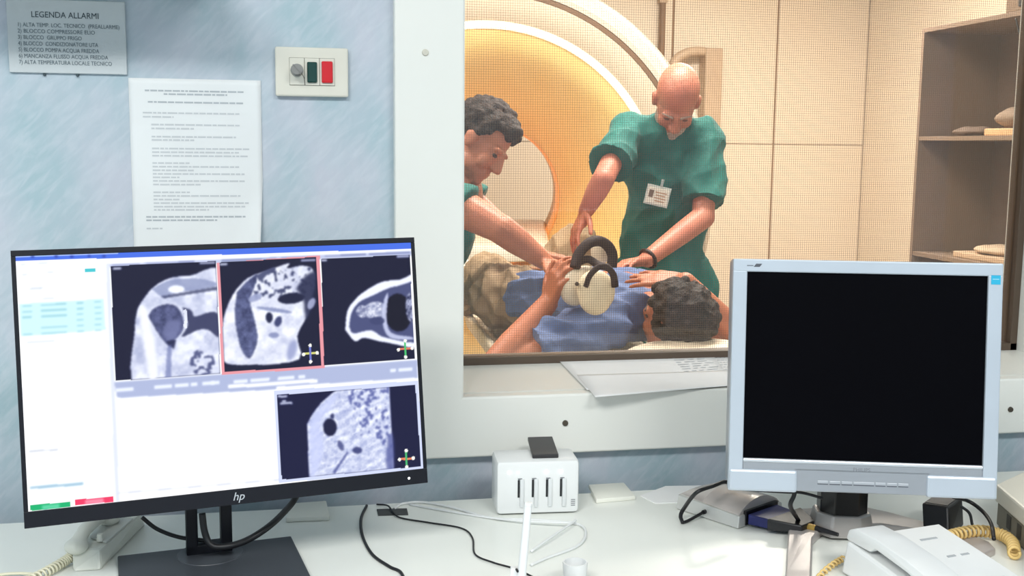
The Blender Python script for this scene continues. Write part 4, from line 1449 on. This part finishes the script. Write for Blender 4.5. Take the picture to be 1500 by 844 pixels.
# ------------------------------------------------------------------ shelf cabinet, right
cx = 3.2
cy1 = cx * ray(1490, 200).y / ray(1490, 200).x
cy2 = cx * ray(1342, 200).y / ray(1342, 200).x
ctz = (CAM + ray(1347, 42) * (cy2 / ray(1347, 42).y)).z
def onX(px, py, x):
    r = ray(px, py)
    return CAM + r * (x / r.x)
cab = thing('shelf_cabinet', (cx + .25, (cy1 + cy2) / 2, 0), None, 'open brown-grey shelf cabinet at the right of the scan room', 'cabinet')
M_cab = mat('cabinet_taupe', (122, 102, 88), .5, var=(116, 96, 82), vscale=4)
M_cabi = mat('cabinet_inner', (140, 118, 100), .55)
dp = .46
obj('side_panel', box2(NB(), (cx, cy1, 0), (cx + dp, cy1 + .022, ctz), .001), M_cabi, cab)
obj('side_panel', box2(NB(), (cx, cy2 - .022, 0), (cx + dp, cy2, ctz), .001), M_cabi, cab)
obj('top_panel', box2(NB(), (cx, cy1 + .022, ctz - .022), (cx + dp, cy2 - .022, ctz), .001), M_cabi, cab)
obj('back_panel', box2(NB(), (cx + dp - .012, cy1 + .022, .02), (cx + dp, cy2 - .022, ctz - .022)), M_cab, cab)
zs1 = onX(1345, 200, cx).z; zs2 = onX(1336, 368, cx).z
for z in (zs1, zs2, zs2 - .42, .08):
    obj('shelf', box2(NB(), (cx + .004, cy1 + .022, z - .022), (cx + dp - .012, cy2 - .022, z), .001), M_cabi, cab)
# things on the shelves
def heap(name, c, r, m, label, cat, seed):
    b = NB(); ball(b, c, r, None, 4)
    rr = random.Random(seed)
    for v in b.verts:
        d = v.co - Vector(c)
        if d.z < 0: v.co.z = c[2] + d.z * .9
        v.co += d.normalized() * .008 * math.sin(d.x * 60 + seed) * math.cos(d.y * 45)
    for v in b.verts:
        v.co.z = max(v.co.z, c[2] - r[2] * .8)
    return single(name, b, m, label, cat, smooth=True)
ymid = (cy1 + cy2) / 2
b = NB(); box2(b, (cx + .06, cy1 + .04, zs1), (cx + .36, cy1 + .34, zs1 + .035), .006)
single('folded_sheet', b, mat('sheet_peach', (224, 178, 132), .7), 'peach folded sheet on the upper cabinet shelf', 'linen')
heap('folded_cloth', (cx + .21, cy1 + .20, zs1 + .035 + .048), (.15, .17, .06), mat('cloth_grey', (150, 128, 108), .8, bump=.2, bscale=12), 'grey rumpled cloth on top of the peach folded sheet', 'linen', 2)
heap('folded_cloth', (cx + .16, ymid + .14, zs1 + .022), (.10, .13, .028), mat('cloth_dark', (112, 92, 78), .8, bump=.2, bscale=12), 'dark flat cloth on the upper cabinet shelf beside the sheet', 'linen', 5)
b = NB(); box2(b, (cx + .05, cy1 + .10, zs2), (cx + .34, cy1 + .52, zs2 + .03), .006)
single('folded_sheet', b, mat('sheet_tan', (206, 176, 146), .7), 'tan folded sheet on the lower cabinet shelf', 'linen')
heap('folded_cloth', (cx + .18, cy1 + .30, zs2 + .03 + .020), (.12, .16, .026), mat('cloth_cream', (214, 188, 160), .8), 'cream cloth on the tan folded sheet', 'linen', 9)
# loudspeaker box on the cabinet top with its cable
s0 = onX(1472, 28, cx); 
b = NB()
lsp = thing('loudspeaker', (cx + .15, cy1 + .10, ctz), None, 'brown loudspeaker box standing on the shelf cabinet', 'loudspeaker')
ysp = cx * ray(1470, 15).y / ray(1470, 15).x
b = NB(); box2(b, (cx + .01, cy1 - .0, ctz), (cx + .26, ysp, ctz + .34), .006); obj('case', b, mat('speaker_brown', (136, 112, 90), .5), lsp)
b = NB(); box2(b, (cx + .002, cy1 + .005, ctz + .02), (cx + .014, (cy1 * .62 + ysp * .38), ctz + .32), .003); obj('grille', b, mat('speaker_black', (26, 24, 24), .6), lsp)
cable('cable', [onX(1488, 27, cx - .004), onX(1491, 40, cx - .006), onX(1495, 55, cx - .005), onX(1500, 68, cx - .004), onX(1508, 90, cx - .004)], .004, M_cable, 'thin dark cable hanging from the loudspeaker over the cabinet')

# wall bracket and pipe behind the bald man
by = RY1 - .02
q0, q1 = onY(1033, 70, by - .12), onY(1054, 200, by - .12)
br_ = thing('wall_bracket', ((q0.x + q1.x) / 2, by, q1.z), None, 'tan wall bracket with an arched arm behind the bald man', 'bracket')
M_brk = mat('bracket_tan', (206, 180, 152), .5)
b = NB(); box2(b, (q0.x, by - .14, q1.z), (q1.x, by - .001, q0.z), .01); obj('post', b, M_brk, br_)
b = NB(); tube(b, [onY(984, 104, by - .12), onY(990, 88, by - .12), onY(1008, 77, by - .12), onY(1030, 76, by - .10), onY(1042, 82, by - .08)], .035, 12, 8)
obj('arm', b, M_brk, br_, smooth=True)
q = onY(970, 40, by - .04)
pp = thing('wall_pipe', (q.x, by - .04, 0), None, 'thin dark vertical pipe on the far wall beside the scanner', 'pipe')
b = NB(); cyl(b, (q.x, by - .04, 0), (q.x, by - .04, RZ), .022, None, 14); obj('pipe', b, mat('pipe_brown', (140, 110, 82), .5), pp, smooth='auto')
for z in (.6, 1.5, 2.4):
    b = NB(); box2(b, (q.x - .03, by - .065, z), (q.x + .03, by - .001, z + .03), .003); obj('pipe_clip', b, M_brk, pp)

# ------------------------------------------------------------------ people
def skin_mat(name, rgb, var):
    return mat(name, rgb, .48, var=var, vscale=9, sss=.0, bump=.03, bscale=120)


SK1 = skin_mat('skin_ruddy', (208, 134, 110), (198, 120, 98))
SK2 = skin_mat('skin_warm', (194, 126, 96), (182, 112, 86))
SK3 = skin_mat('skin_tan', (194, 120, 88), (182, 108, 78))
M_scrub = mat('scrub_green', (12, 108, 98), .75, var=(10, 95, 88), vscale=5, bump=.12, bscale=22, sheen=.1)
M_scrub2 = mat('scrub_trouser', (16, 110, 100), .75, var=(12, 96, 90), vscale=5, bump=.12, bscale=22)
M_shirt = mat('shirt_blue', (106, 124, 166), .75, var=(92, 110, 152), vscale=7, bump=.15, bscale=26)
M_khaki = mat('trouser_khaki', (172, 146, 114), .8, var=(158, 132, 102), vscale=6, bump=.15, bscale=20)
M_shoe = mat('clog_white', (222, 216, 206), .5)


def cam_dir(r, u, f):
    return (RIGHT * r + UP * u + FWD * f).normalized()


def head_frame(c, face, crown, s=1.0):
    y = face.normalized()
    z = (crown - y * crown.dot(y)).normalized()
    x = y.cross(z)
    M = Matrix.Translation(c) @ Matrix((x, y, z)).transposed().to_4x4() @ Matrix.Scale(s, 4)
    return M


def head(bm, M, hooked=0.0):
    """cranium, jaw, brow, nose, lips, ears, all fused later"""
    R = M.to_3x3()
    k = M.to_scale()[0]
    Rn = R * (1 / k)

    def e(c, r):
        ball(bm, M @ Vector(c), tuple(v * k for v in r), Rn)

    def cpl(a, ra, c, rc):
        capsule(bm, M @ Vector(a), ra * k, M @ Vector(c), rc * k)
    e((0, -.014, .030), (.076, .098, .086))
    e((0, .018, -.030), (.066, .076, .088))
    e((0, .044, -.088), (.048, .048, .040))
    e((0, .074, -.112), (.024, .022, .020))
    for s in (-1, 1):
        e((s * .036, .062, -.048), (.026, .026, .030))
        e((s * .032, .082, .006), (.026, .014, .010))
        e((s * .046, .028, -.084), (.018, .034, .028))
        e((s * .077, -.006, -.026), (.010, .022, .032))
        e((s * .081, -.012, -.016), (.008, .018, .020))
        e((s * .012, .100, -.052), (.010, .012, .009))
    cpl((0, .090, .000), .010, (0, .112, -.046), .013)
    cpl((-.018, .088, -.076), .008, (.018, .088, -.076), .008)
    cpl((-.016, .086, -.088), .009, (.016, .086, -.088), .009)


def head_parts(par, M, eye_m, brow_m=None):
    k = M.to_scale()[0]
    Rn = M.to_3x3() * (1 / k)
    for s in (-1, 1):
        b = NB(); ball(b, M @ Vector((s * .031, .079, -.016)), (.013 * k, .010 * k, .007 * k), Rn, 2)
        obj('eye', b, eye_m, par, smooth=True)
        if brow_m:
            b = NB(); capsule(b, M @ Vector((s * .016, .097, .010)), .0045 * k, M @ Vector((s * .050, .084, .012)), .003 * k)
            obj('eyebrow', b, brow_m, par, smooth=True)


def hand(bm, W, Fd, N, thumb_side, curls, s=1.0, spread=.10, thumb_curl=.5, lens=(.072, .082, .076, .060)):
    """palm and five jointed fingers; N is the way the palm faces, thumb_side +-1 along F x N"""
    Fd = Fd.normalized(); N = (N - Fd * N.dot(Fd)).normalized()
    S = Fd.cross(N) * thumb_side
    kn = []
    for i in range(4):
        o = (.0300 - .0195 * i) * s
        p = W + Fd * ((.088 - .004 * abs(i - 1) - (.006 if i == 3 else 0)) * s) + S * o
        kn.append(p)
        capsule(bm, W + S * o * .7 + Fd * .008 * s, .0150 * s, p, .0118 * s)
    capsule(bm, W + S * .012 * s + Fd * .03 * s + N * .006 * s, .017 * s, W + S * .024 * s + Fd * .055 * s + N * .006 * s, .014 * s)
    for i in range(4):
        d0 = (Fd + S * (spread * (1.3 - i))).normalized()
        p, ang = kn[i], 0
        for j, fr in enumerate((.46, .30, .24)):
            ang += curls[i][j] if isinstance(curls[0], (tuple, list)) else curls[j]
            d = d0 * math.cos(ang) + N * math.sin(ang)
            q = p + d * (lens[i] * s * fr * 1.02)
            r0 = (.0094 - .0010 * j - (.0012 if i == 3 else 0)) * s
            capsule(bm, p, r0, q, r0 - .0009 * s, 10)
            p = q
    p = W + S * .030 * s + Fd * .020 * s
    d = (S * .75 + Fd * .62 + N * .22).normalized()
    for j, L in enumerate((.040, .032, .026)):
        q = p + d * L * s
        capsule(bm, p, (.0130 - .0018 * j) * s, q, (.0115 - .0018 * j) * s, 10)
        p = q
        d = (d + (Fd * .6 - S * .45 + N * .25) * thumb_curl * .8).normalized()


def limb(bm, a, ra, c, rc, belly=0.0, flat=False):
    a, c = Vector(a), Vector(c)
    if belly:
        m = a.lerp(c, .38)
        rm = ra + (rc - ra) * .38 + belly
        capsule(bm, a, ra, m, rm); capsule(bm, m, rm, c, rc)
    else:
        capsule(bm, a, ra, c, rc)


def shoes(par, pts, dirs, m):
    for p, d in zip(pts, dirs):
        b = NB()
        capsule(b, p + Vector((0, 0, .045)) - d * .05, .045, p + Vector((0, 0, .042)) + d * .12, .040)
        for v in b.verts: v.co.z = max(v.co.z, .002)
        obj('shoe', b, m, par, smooth=True)


# ======================================================== bald technician
hM = head_frame(P(992, 143, 3.80), cam_dir(-.10, -.89, -.44), cam_dir(.02, .46, -.88), .98)
NBp = P(988, 196, 3.95)
SR, SL = P(918, 192, 3.90), P(1036, 200, 3.93)
ER, WR = P(884, 262, 3.68), P(858, 310, 3.75)
EL, WL = P(1030, 318, 3.82), P(948, 380, 3.68)
CH, WA, HI = P(974, 255, 3.98), P(966, 345, 4.02), P(972, 425, 4.02)
HI.z = .86
lat = (SL - SR); lat.z = 0; lat.normalize()
fwdp = Vector((lat.y, -lat.x, 0))
if fwdp.dot(FWD) > 0: fwdp = -fwdp
man = thing('person', (HI.x, HI.y, 0), None, 'bald man in green scrubs standing with head bowed over the patient', 'person')
b = NB()
head(b, hM)
capsule(b, hM @ Vector((0, -.035, -.06)), .056, NBp - Vector((0, 0, .02)), .062)
capsule(b, SR, .042, SL, .042)
limb(b, SR, .042, ER, .038); limb(b, ER, .039, WR, .027, .004)
limb(b, SL, .042, EL, .040); limb(b, EL, .042, WL, .029, .002)
capsule(b, CH - fwdp * .03, .085, HI - fwdp * .03, .085)
hips = [HI + lat * .09 * s for s in (-1, 1)]
feet = [Vector((HI.x, HI.y, 0)) + lat * .13 * s + fwdp * .02 for s in (-1, 1)]
for hp_, ft in zip(hips, feet):
    kn_ = hp_.lerp(ft, .5) + fwdp * .02
    limb(b, hp_, .085, kn_, .058); limb(b, kn_, .058, ft + Vector((0, 0, .09)), .040)
    capsule(b, ft + Vector((0, 0, .05)) - fwdp * .03, .036, ft + Vector((0, 0, .035)) + fwdp * .12, .030)
hand(b, WR, (P(846, 334, 3.73) - WR), Vector((0, 0, -1)) + fwdp * .3, 1, (.25, .35, .25), 1.0, .12)
hand(b, WL, (P(905, 386, 3.60) - WL), Vector((0, 0, -1)) + fwdp * .25, -1, (.30, .35, .2), 1.0, .08)
body = remesh('body', b, .0055, SK1, man, 3)
head_parts(man, hM, mat('eye_shaded', (128, 84, 70), .5), mat('brow_grey', (176, 150, 136), .8))  # eye colour carries the shade of the bowed face
# grey stubble beard
b = NB()
kS = .98; Rn = hM.to_3x3() * (1 / kS)
ball(b, hM @ Vector((0, .048, -.094)), (.0505, .050, .039), Rn)
ball(b, hM @ Vector((0, .078, -.114)), (.027, .024, .021), Rn)
for s in (-1, 1): ball(b, hM @ Vector((s * .047, .026, -.078)), (.0205, .036, .034), Rn)
remesh('beard', b, .004, mat('beard_grey', (206, 178, 162), .9, var=(186, 158, 142), vscale=160), man, 2)
# scrub top
b = NB()
sq = (fwdp, .78)
capsule(b, SR.lerp(SL, .18) + Vector((0, 0, -.02)), .074, SR.lerp(SL, .82) + Vector((0, 0, -.02)), .074)
capsule(b, SR, .066, SR.lerp(SL, .4), .085); capsule(b, SL, .066, SL.lerp(SR, .4), .085)
capsule(b, NBp - Vector((0, 0, .045)), .078, CH, .165, squash=sq)
capsule(b, CH + lat * .03, .165, WA + lat * .02, .160, squash=sq)
capsule(b, WA, .160, HI - Vector((0, 0, .02)), .172, squash=(fwdp, .75))
capsule(b, SR, .064, SR.lerp(ER, .72), .086, flat=True); ball(b, SR, .062)
capsule(b, SL, .068, SL.lerp(EL, .84), .082, flat=True); ball(b, SL, .070)
remesh('scrub_top', b, .007, M_scrub, man, 4, folds(.009, 24, 3, (.25, .1, 1), .5))
b = NB()
for hp_, ft in zip(hips, feet):
    capsule(b, hp_, .115, hp_.lerp(ft, .5) + fwdp * .02, .092); capsule(b, hp_.lerp(ft, .5) + fwdp * .02, .092, ft + Vector((0, 0, .07)), .085, flat=True)
capsule(b, HI + lat * .05, .13, HI - lat * .05, .13, squash=(fwdp, .85))
remesh('scrub_trousers', b, .009, M_scrub2, man, 4, folds(.008, 16, 4))
shoes(man, feet, [fwdp, fwdp], M_shoe)
b = NB()
wd = (WL - EL).normalized(); wc = WL - wd * .005
pts = []
nx = wd.orthogonal().normalized(); ny = wd.cross(nx)
for k in range(25):
    a = 2 * math.pi * k / 24
    pts.append(wc + nx * math.cos(a) * .0325 + ny * math.sin(a) * .0325)
tube(b, pts, .007, 8, 0)
wt = tag(obj('wrist_band', b, mat('band_dark', (44, 30, 28), .5), man, smooth=True), 'dark wrist band')
# identity badge clipped to the chest
bc = P(963, 287, 3.80)
bx_ = cam_dir(.97, -.22, .05); bzv = cam_dir(.22, .97, -.12); byv = bzv.cross(bx_)
BR = Matrix((bx_, byv, bzv)).transposed()
bd = thing('identity_badge', bc, BR, 'white identity card clipped to the bald man\'s green scrubs', 'badge')
b = NB(); box(b, (0, 0, 0), (.085, .003, .070), .001); obj('holder', b, mat('badge_clear', (206, 212, 206), .25), bd, True)
sgnb = -1 if byv.dot(FWD) > 0 else 1
b = NB(); box(b, (0, sgnb * .002, -.001), (.074, .002, .056), .0005); card = obj('card', b, mat('card_white', (238, 232, 218), .5), bd, True)
b = NB()
for k in range(4): box(b, (.010, sgnb * .0032, .012 - .010 * k), (.040 - .006 * (k % 2), .0005, .004))
obj('card_print', b, mat('card_print', (190, 150, 120), .6), card, True)
b = NB(); box(b, (-.024, sgnb * .0032, .004), (.016, .0005, .026)); obj('card_photo', b, mat('card_photo', (120, 96, 84), .6), card, True)
b = NB(); box(b, (.006, 0, .047), (.010, .006, .026), .002); obj('clip', b, mat('clip_steel', (190, 196, 194), .3, metal=.6), bd, True)

# ======================================================== technician at the left
hM2 = head_frame(P(708, 204, 3.58), cam_dir(.70, -.66, -.26), cam_dir(.66, .74, -.05), 1.0)
SR2, SL2 = P(652, 292, 3.50), P(668, 276, 3.80)
ER2, WR2 = P(733, 335, 3.44), P(796, 382, 3.50)
EL2, WL2 = P(735, 335, 3.78), P(790, 372, 3.74)
CH2, HI2 = P(628, 335, 3.72), P(585, 430, 3.78)
HI2.z = .90
fw2 = RIGHT.copy(); fw2.z = 0; fw2.normalize()
lat2 = Vector((-fw2.y, fw2.x, 0))
man2 = thing('person', (HI2.x, HI2.y, 0), None, 'dark-haired man in green scrubs leaning in from the left', 'person')
b = NB()
head(b, hM2)
NB2 = SR2.lerp(SL2, .5) + Vector((0, 0, .02))
capsule(b, hM2 @ Vector((0, -.035, -.06)), .055, NB2, .060)
capsule(b, SR2, .055, SL2, .055)
limb(b, SR2, .062, ER2, .047, .004); limb(b, ER2, .049, WR2, .029, .004)
limb(b, SL2, .052, EL2, .042); limb(b, EL2, .042, WL2, .028)
capsule(b, SR2.lerp(SL2, .5), .11, CH2, .14); capsule(b, CH2, .14, HI2, .12)
hips = [HI2 + lat2 * .09 * s for s in (-1, 1)]
feet = [Vector((HI2.x, HI2.y, 0)) + lat2 * .13 * s - fw2 * .02 for s in (-1, 1)]
for hp_, ft in zip(hips, feet):
    kn_ = hp_.lerp(ft, .5) + fw2 * .03
    limb(b, hp_, .085, kn_, .058); limb(b, kn_, .058, ft + Vector((0, 0, .09)), .040)
    capsule(b, ft + Vector((0, 0, .05)) - fw2 * .03, .036, ft + Vector((0, 0, .035)) + fw2 * .12, .030)
hand(b, WR2, P(835, 396, 3.46) - WR2, Vector((0, 0, -1)), -1, (.30, .40, .3), 1.0, .08)
hand(b, WL2, P(830, 380, 3.74) - WL2, Vector((0, 0, -1)), 1, (.30, .40, .3), 1.0, .08)
remesh('body', b, .0055, SK2, man2, 3)
head_parts(man2, hM2, mat('eye_dark', (70, 48, 40)), None)


def curly(par, M, m, zmin, front, n, seed, rr=(.012, .020), base=True, tuft=0, wild=1.02):
    """short curls over the scalp"""
    rng = random.Random(seed)
    b = NB()
    R = M.to_3x3(); k = M.to_scale()[0]; Rn = R * (1 / k)
    if base:
        ball(b, M @ Vector((0, -.034, .046)), (.081 * k, .094 * k, .086 * k), Rn)
        ball(b, M @ Vector((0, -.062, -.016)), (.070 * k, .056 * k, .070 * k), Rn)
    cnt = 0
    while cnt < n:
        v = Vector((rng.gauss(0, 1), rng.gauss(0, 1), rng.gauss(0, 1))).normalized()
        p = Vector((v.x * .080, -.016 + v.y * .102, .034 + v.z * .090))
        lim = zmin + (.055 + front if p.y > .03 else 0) + max(0, (p.y + .01)) * .35
        if p.z < lim: continue
        r = rng.uniform(*rr)
        p = Vector((p.x, p.y, p.z)) * rng.uniform(.97, wild)
        ball(b, M @ p, (r * k, r * k * rng.uniform(.7, 1.1), r * k), None, 2)
        cnt += 1
    for _ in range(tuft):
        p = Vector((rng.uniform(-.05, .05), rng.uniform(.055, .085), rng.uniform(.058, .092)))
        r = rng.uniform(.014, .022)
        ball(b, M @ p, r * k, None, 2)
    return remesh('hair', b, .0045, m, par, 1)


M_hair1 = mat('hair_brown', (54, 34, 24), .7, var=(30, 18, 13), vscale=70, bump=.4, bscale=160)
M_hair2 = mat('hair_dark', (48, 30, 20), .7, var=(26, 16, 11), vscale=70, bump=.4, bscale=160)
# crown mass is kept off the face by building it from curls only
b = NB()
curly(man2, hM2, M_hair1, .00, -.012, 330, 4, (.009, .018), base=True, tuft=26, wild=1.04)
b = NB()
capsule(b, SR2.lerp(SL2, .1), .080, SL2.lerp(SR2, .1), .080)
capsule(b, NB2 - Vector((0, 0, .06)), .095, CH2, .165); capsule(b, CH2, .165, HI2, .165)
capsule(b, SR2, .080, SR2.lerp(ER2, .40), .084, flat=True); ball(b, SR2, .080)
capsule(b, SL2, .072, SL2.lerp(EL2, .40), .078, flat=True); ball(b, SL2, .072)
remesh('scrub_top', b, .007, M_scrub, man2, 4, folds(.007, 20, 8))
b = NB()
for hp_, ft in zip(hips, feet):
    capsule(b, hp_, .115, hp_.lerp(ft, .5) + fw2 * .03, .092); capsule(b, hp_.lerp(ft, .5) + fw2 * .03, .092, ft + Vector((0, 0, .07)), .085, flat=True)
remesh('scrub_trousers', b, .009, M_scrub2, man2, 4, folds(.008, 16, 4))
shoes(man2, feet, [fw2, fw2], M_shoe)

# ======================================================== patient
NK = P(952, 455, 3.24)
hM3 = head_frame(P(990, 468, 3.10), cam_dir(-.60, .40, .40) , cam_dir(.62, -.05, -.70), .92)
LS, RS = P(892, 474, 3.16), P(1000, 448, 3.40)
LE, LW = P(718, 545, 3.05), P(803, 444, 3.14)
RE, RW_ = P(1092, 505, 3.22), P(1004, 413, 3.15)
UC, MC, BL, PV = P(935, 442, 3.36), P(872, 442, 3.55), P(815, 436, 3.72), P(770, 432, 3.86)
for p_ in (UC, MC, BL, PV): pass
zup = Vector((0, 0, 1))
ba = (UC - PV); ba.z = 0; ba.normalize()
blat = Vector((-ba.y, ba.x, 0))
if blat.dot(RIGHT) < 0: blat = -blat           # patient's right side
pat = thing('person', (MC.x, MC.y, TZ), None, 'dark-haired man in blue shirt lying on the patient table', 'person')
b = NB()
head(b, hM3)
capsule(b, hM3 @ Vector((0, -.03, -.06)), .055, NK, .058)
capsule(b, LS, .055, RS, .055)
capsule(b, UC, .115, MC, .12, squash=(zup, .8)); capsule(b, MC, .12, PV, .12, squash=(zup, .8))
limb(b, LS, .050, LE, .043); limb(b, LE, .044, LW, .030, .006)
limb(b, RS, .050, RE, .042); limb(b, RE, .042, RW_, .029, .004)
LH, RH_ = PV - blat * .10, PV + blat * .10
LK = P(712, 404, 4.10); RK = P(842, 368, 3.98)
LA, RA = P(690, 440, 4.25), P(800, 436, 4.25)
limb(b, LH, .085, LK, .062); limb(b, LK, .060, LA, .042)
limb(b, RH_, .085, RK, .062); limb(b, RK, .060, RA, .042)
for a_ in (LA, RA): capsule(b, a_, .038, a_ + Vector((0, 0, .10)) + td * .10, .030)
g1 = [(.35, .55, .40), (.35, .60, .45), (.40, .65, .45), (.5, .7, .5)]
hand(b, LW, P(818, 402, 3.10) - LW, cam_dir(.75, -.1, .45), 1, g1, 1.0, .12, .5)
hand(b, RW_, P(955, 407, 3.16) - RW_, Vector((0, 0, -1)) + FWD * .55, 1, (.10, .15, .15), 1.0, .08)
remesh('body', b, .0055, SK3, pat, 3)
head_parts(pat, hM3, mat('eye_dark', (70, 48, 40)), mat('brow_brown', (72, 48, 36)))
curly(pat, hM3, M_hair2, -.045, .030, 420, 11, (.009, .019), base=True, wild=1.12)
# shirt
b = NB()
sz = (zup, .80)
capsule(b, LS.lerp(RS, .15), .080, LS.lerp(RS, .85), .080)
for s in (-1, 1):
    capsule(b, UC + blat * .07 * s, .118, MC + blat * .075 * s, .125, squash=sz)
    capsule(b, MC + blat * .075 * s, .125, BL + blat * .07 * s, .130, squash=sz)
capsule(b, LS, .078, LS.lerp(LE, .62), .088, flat=True); ball(b, LS, .080)
capsule(b, RS, .064, RS.lerp(RE, .50), .066, flat=True); ball(b, RS, .066)
capsule(b, NK.lerp(UC, .25), .068, UC, .10)
remesh('shirt', b, .006, M_shirt, pat, 4, folds(.009, 36, 5, tuple(ba + blat * .6), .5))
# trousers
b = NB()
for s in (-1, 1):
    capsule(b, BL.lerp(PV, .35) + blat * .06 * s, .128, PV + blat * .06 * s, .130, squash=(zup, .85))
capsule(b, LH, .118, LK, .090); capsule(b, LK, .088, LA, .070)
capsule(b, RH_, .115, RK, .100); capsule(b, RK, .098, RA, .070)
remesh('trousers', b, .007, M_khaki, pat, 4, folds(.010, 34, 6, tuple(blat + ba * .3), .5))
for a_ in (LA, RA):
    b = NB(); capsule(b, a_ + Vector((0, 0, -.01)), .046, a_ + Vector((0, 0, .11)) + td * .11, .040); obj('shoe', b, M_shoe, pat, smooth=True)

# ======================================================== shoulder coil with its straps
kc = P(872, 424, 3.04)
coil_o = thing('shoulder_coil', kc, None, 'cream cupped scanning coil with dark straps held over the patient', 'coil')
M_coil = mat('coil_cream', (240, 222, 192), .4, var=(234, 214, 184), vscale=10)
Rk = Matrix((RIGHT, -FWD, UP)).transposed()
def KP(px, py, d): return P(px, py, d)
b = NB()
ball(b, KP(873, 426, 3.04), (.054, .024, .060), Rk @ Matrix.Rotation(-.15, 3, 'Y'))
ball(b, KP(872, 436, 3.04), (.047, .024, .050), Rk)
remesh('front_shell', b, .004, M_coil, coil_o, 4)
b = NB()
ball(b, KP(843, 420, 3.10), (.046, .030, .056), Rk @ Matrix.Rotation(.2, 3, 'Y'))
ball(b, KP(858, 404, 3.12), (.036, .030, .030), Rk)
ball(b, KP(880, 368, 3.20), (.030, .022, .040), Rk)
remesh('rear_shell', b, .004, mat('coil_pale', (236, 220, 198), .4), coil_o, 4)
b = NB(); q = KP(845, 416, 3.035); cyl(b, q, q - FWD * .012, .006, .005, 14); obj('connector', b, mat('coil_dark', (80, 64, 58), .5), coil_o, smooth='auto')
M_strap = mat('strap_dark', (52, 38, 42), .7, bump=.1, bscale=80)
b = NB()
tube(b, [KP(842, 392, 3.08), KP(848, 372, 3.09), KP(862, 357, 3.10), KP(877, 353, 3.12), KP(890, 360, 3.13), KP(897, 374, 3.14), KP(896, 392, 3.14)], .0155, 10, 10, (RIGHT * .2 + FWD * .98, .45))
obj('strap', b, M_strap, coil_o, smooth=True)
b = NB()
tube(b, [KP(858, 420, 3.01), KP(864, 404, 3.00), KP(876, 392, 3.00), KP(888, 391, 3.00), KP(898, 402, 3.01), KP(901, 420, 3.02)], [.0075, .0105], 10, 10, (FWD, .6))
obj('strap', b, M_strap, coil_o, smooth=True)
b = NB()
tube(b, [KP(846, 384, 3.10), KP(862, 380, 3.10), KP(876, 388, 3.09), KP(890, 392, 3.06)], .011, 10, 10, (FWD, .5))
obj('strap', b, M_strap, coil_o, smooth=True)
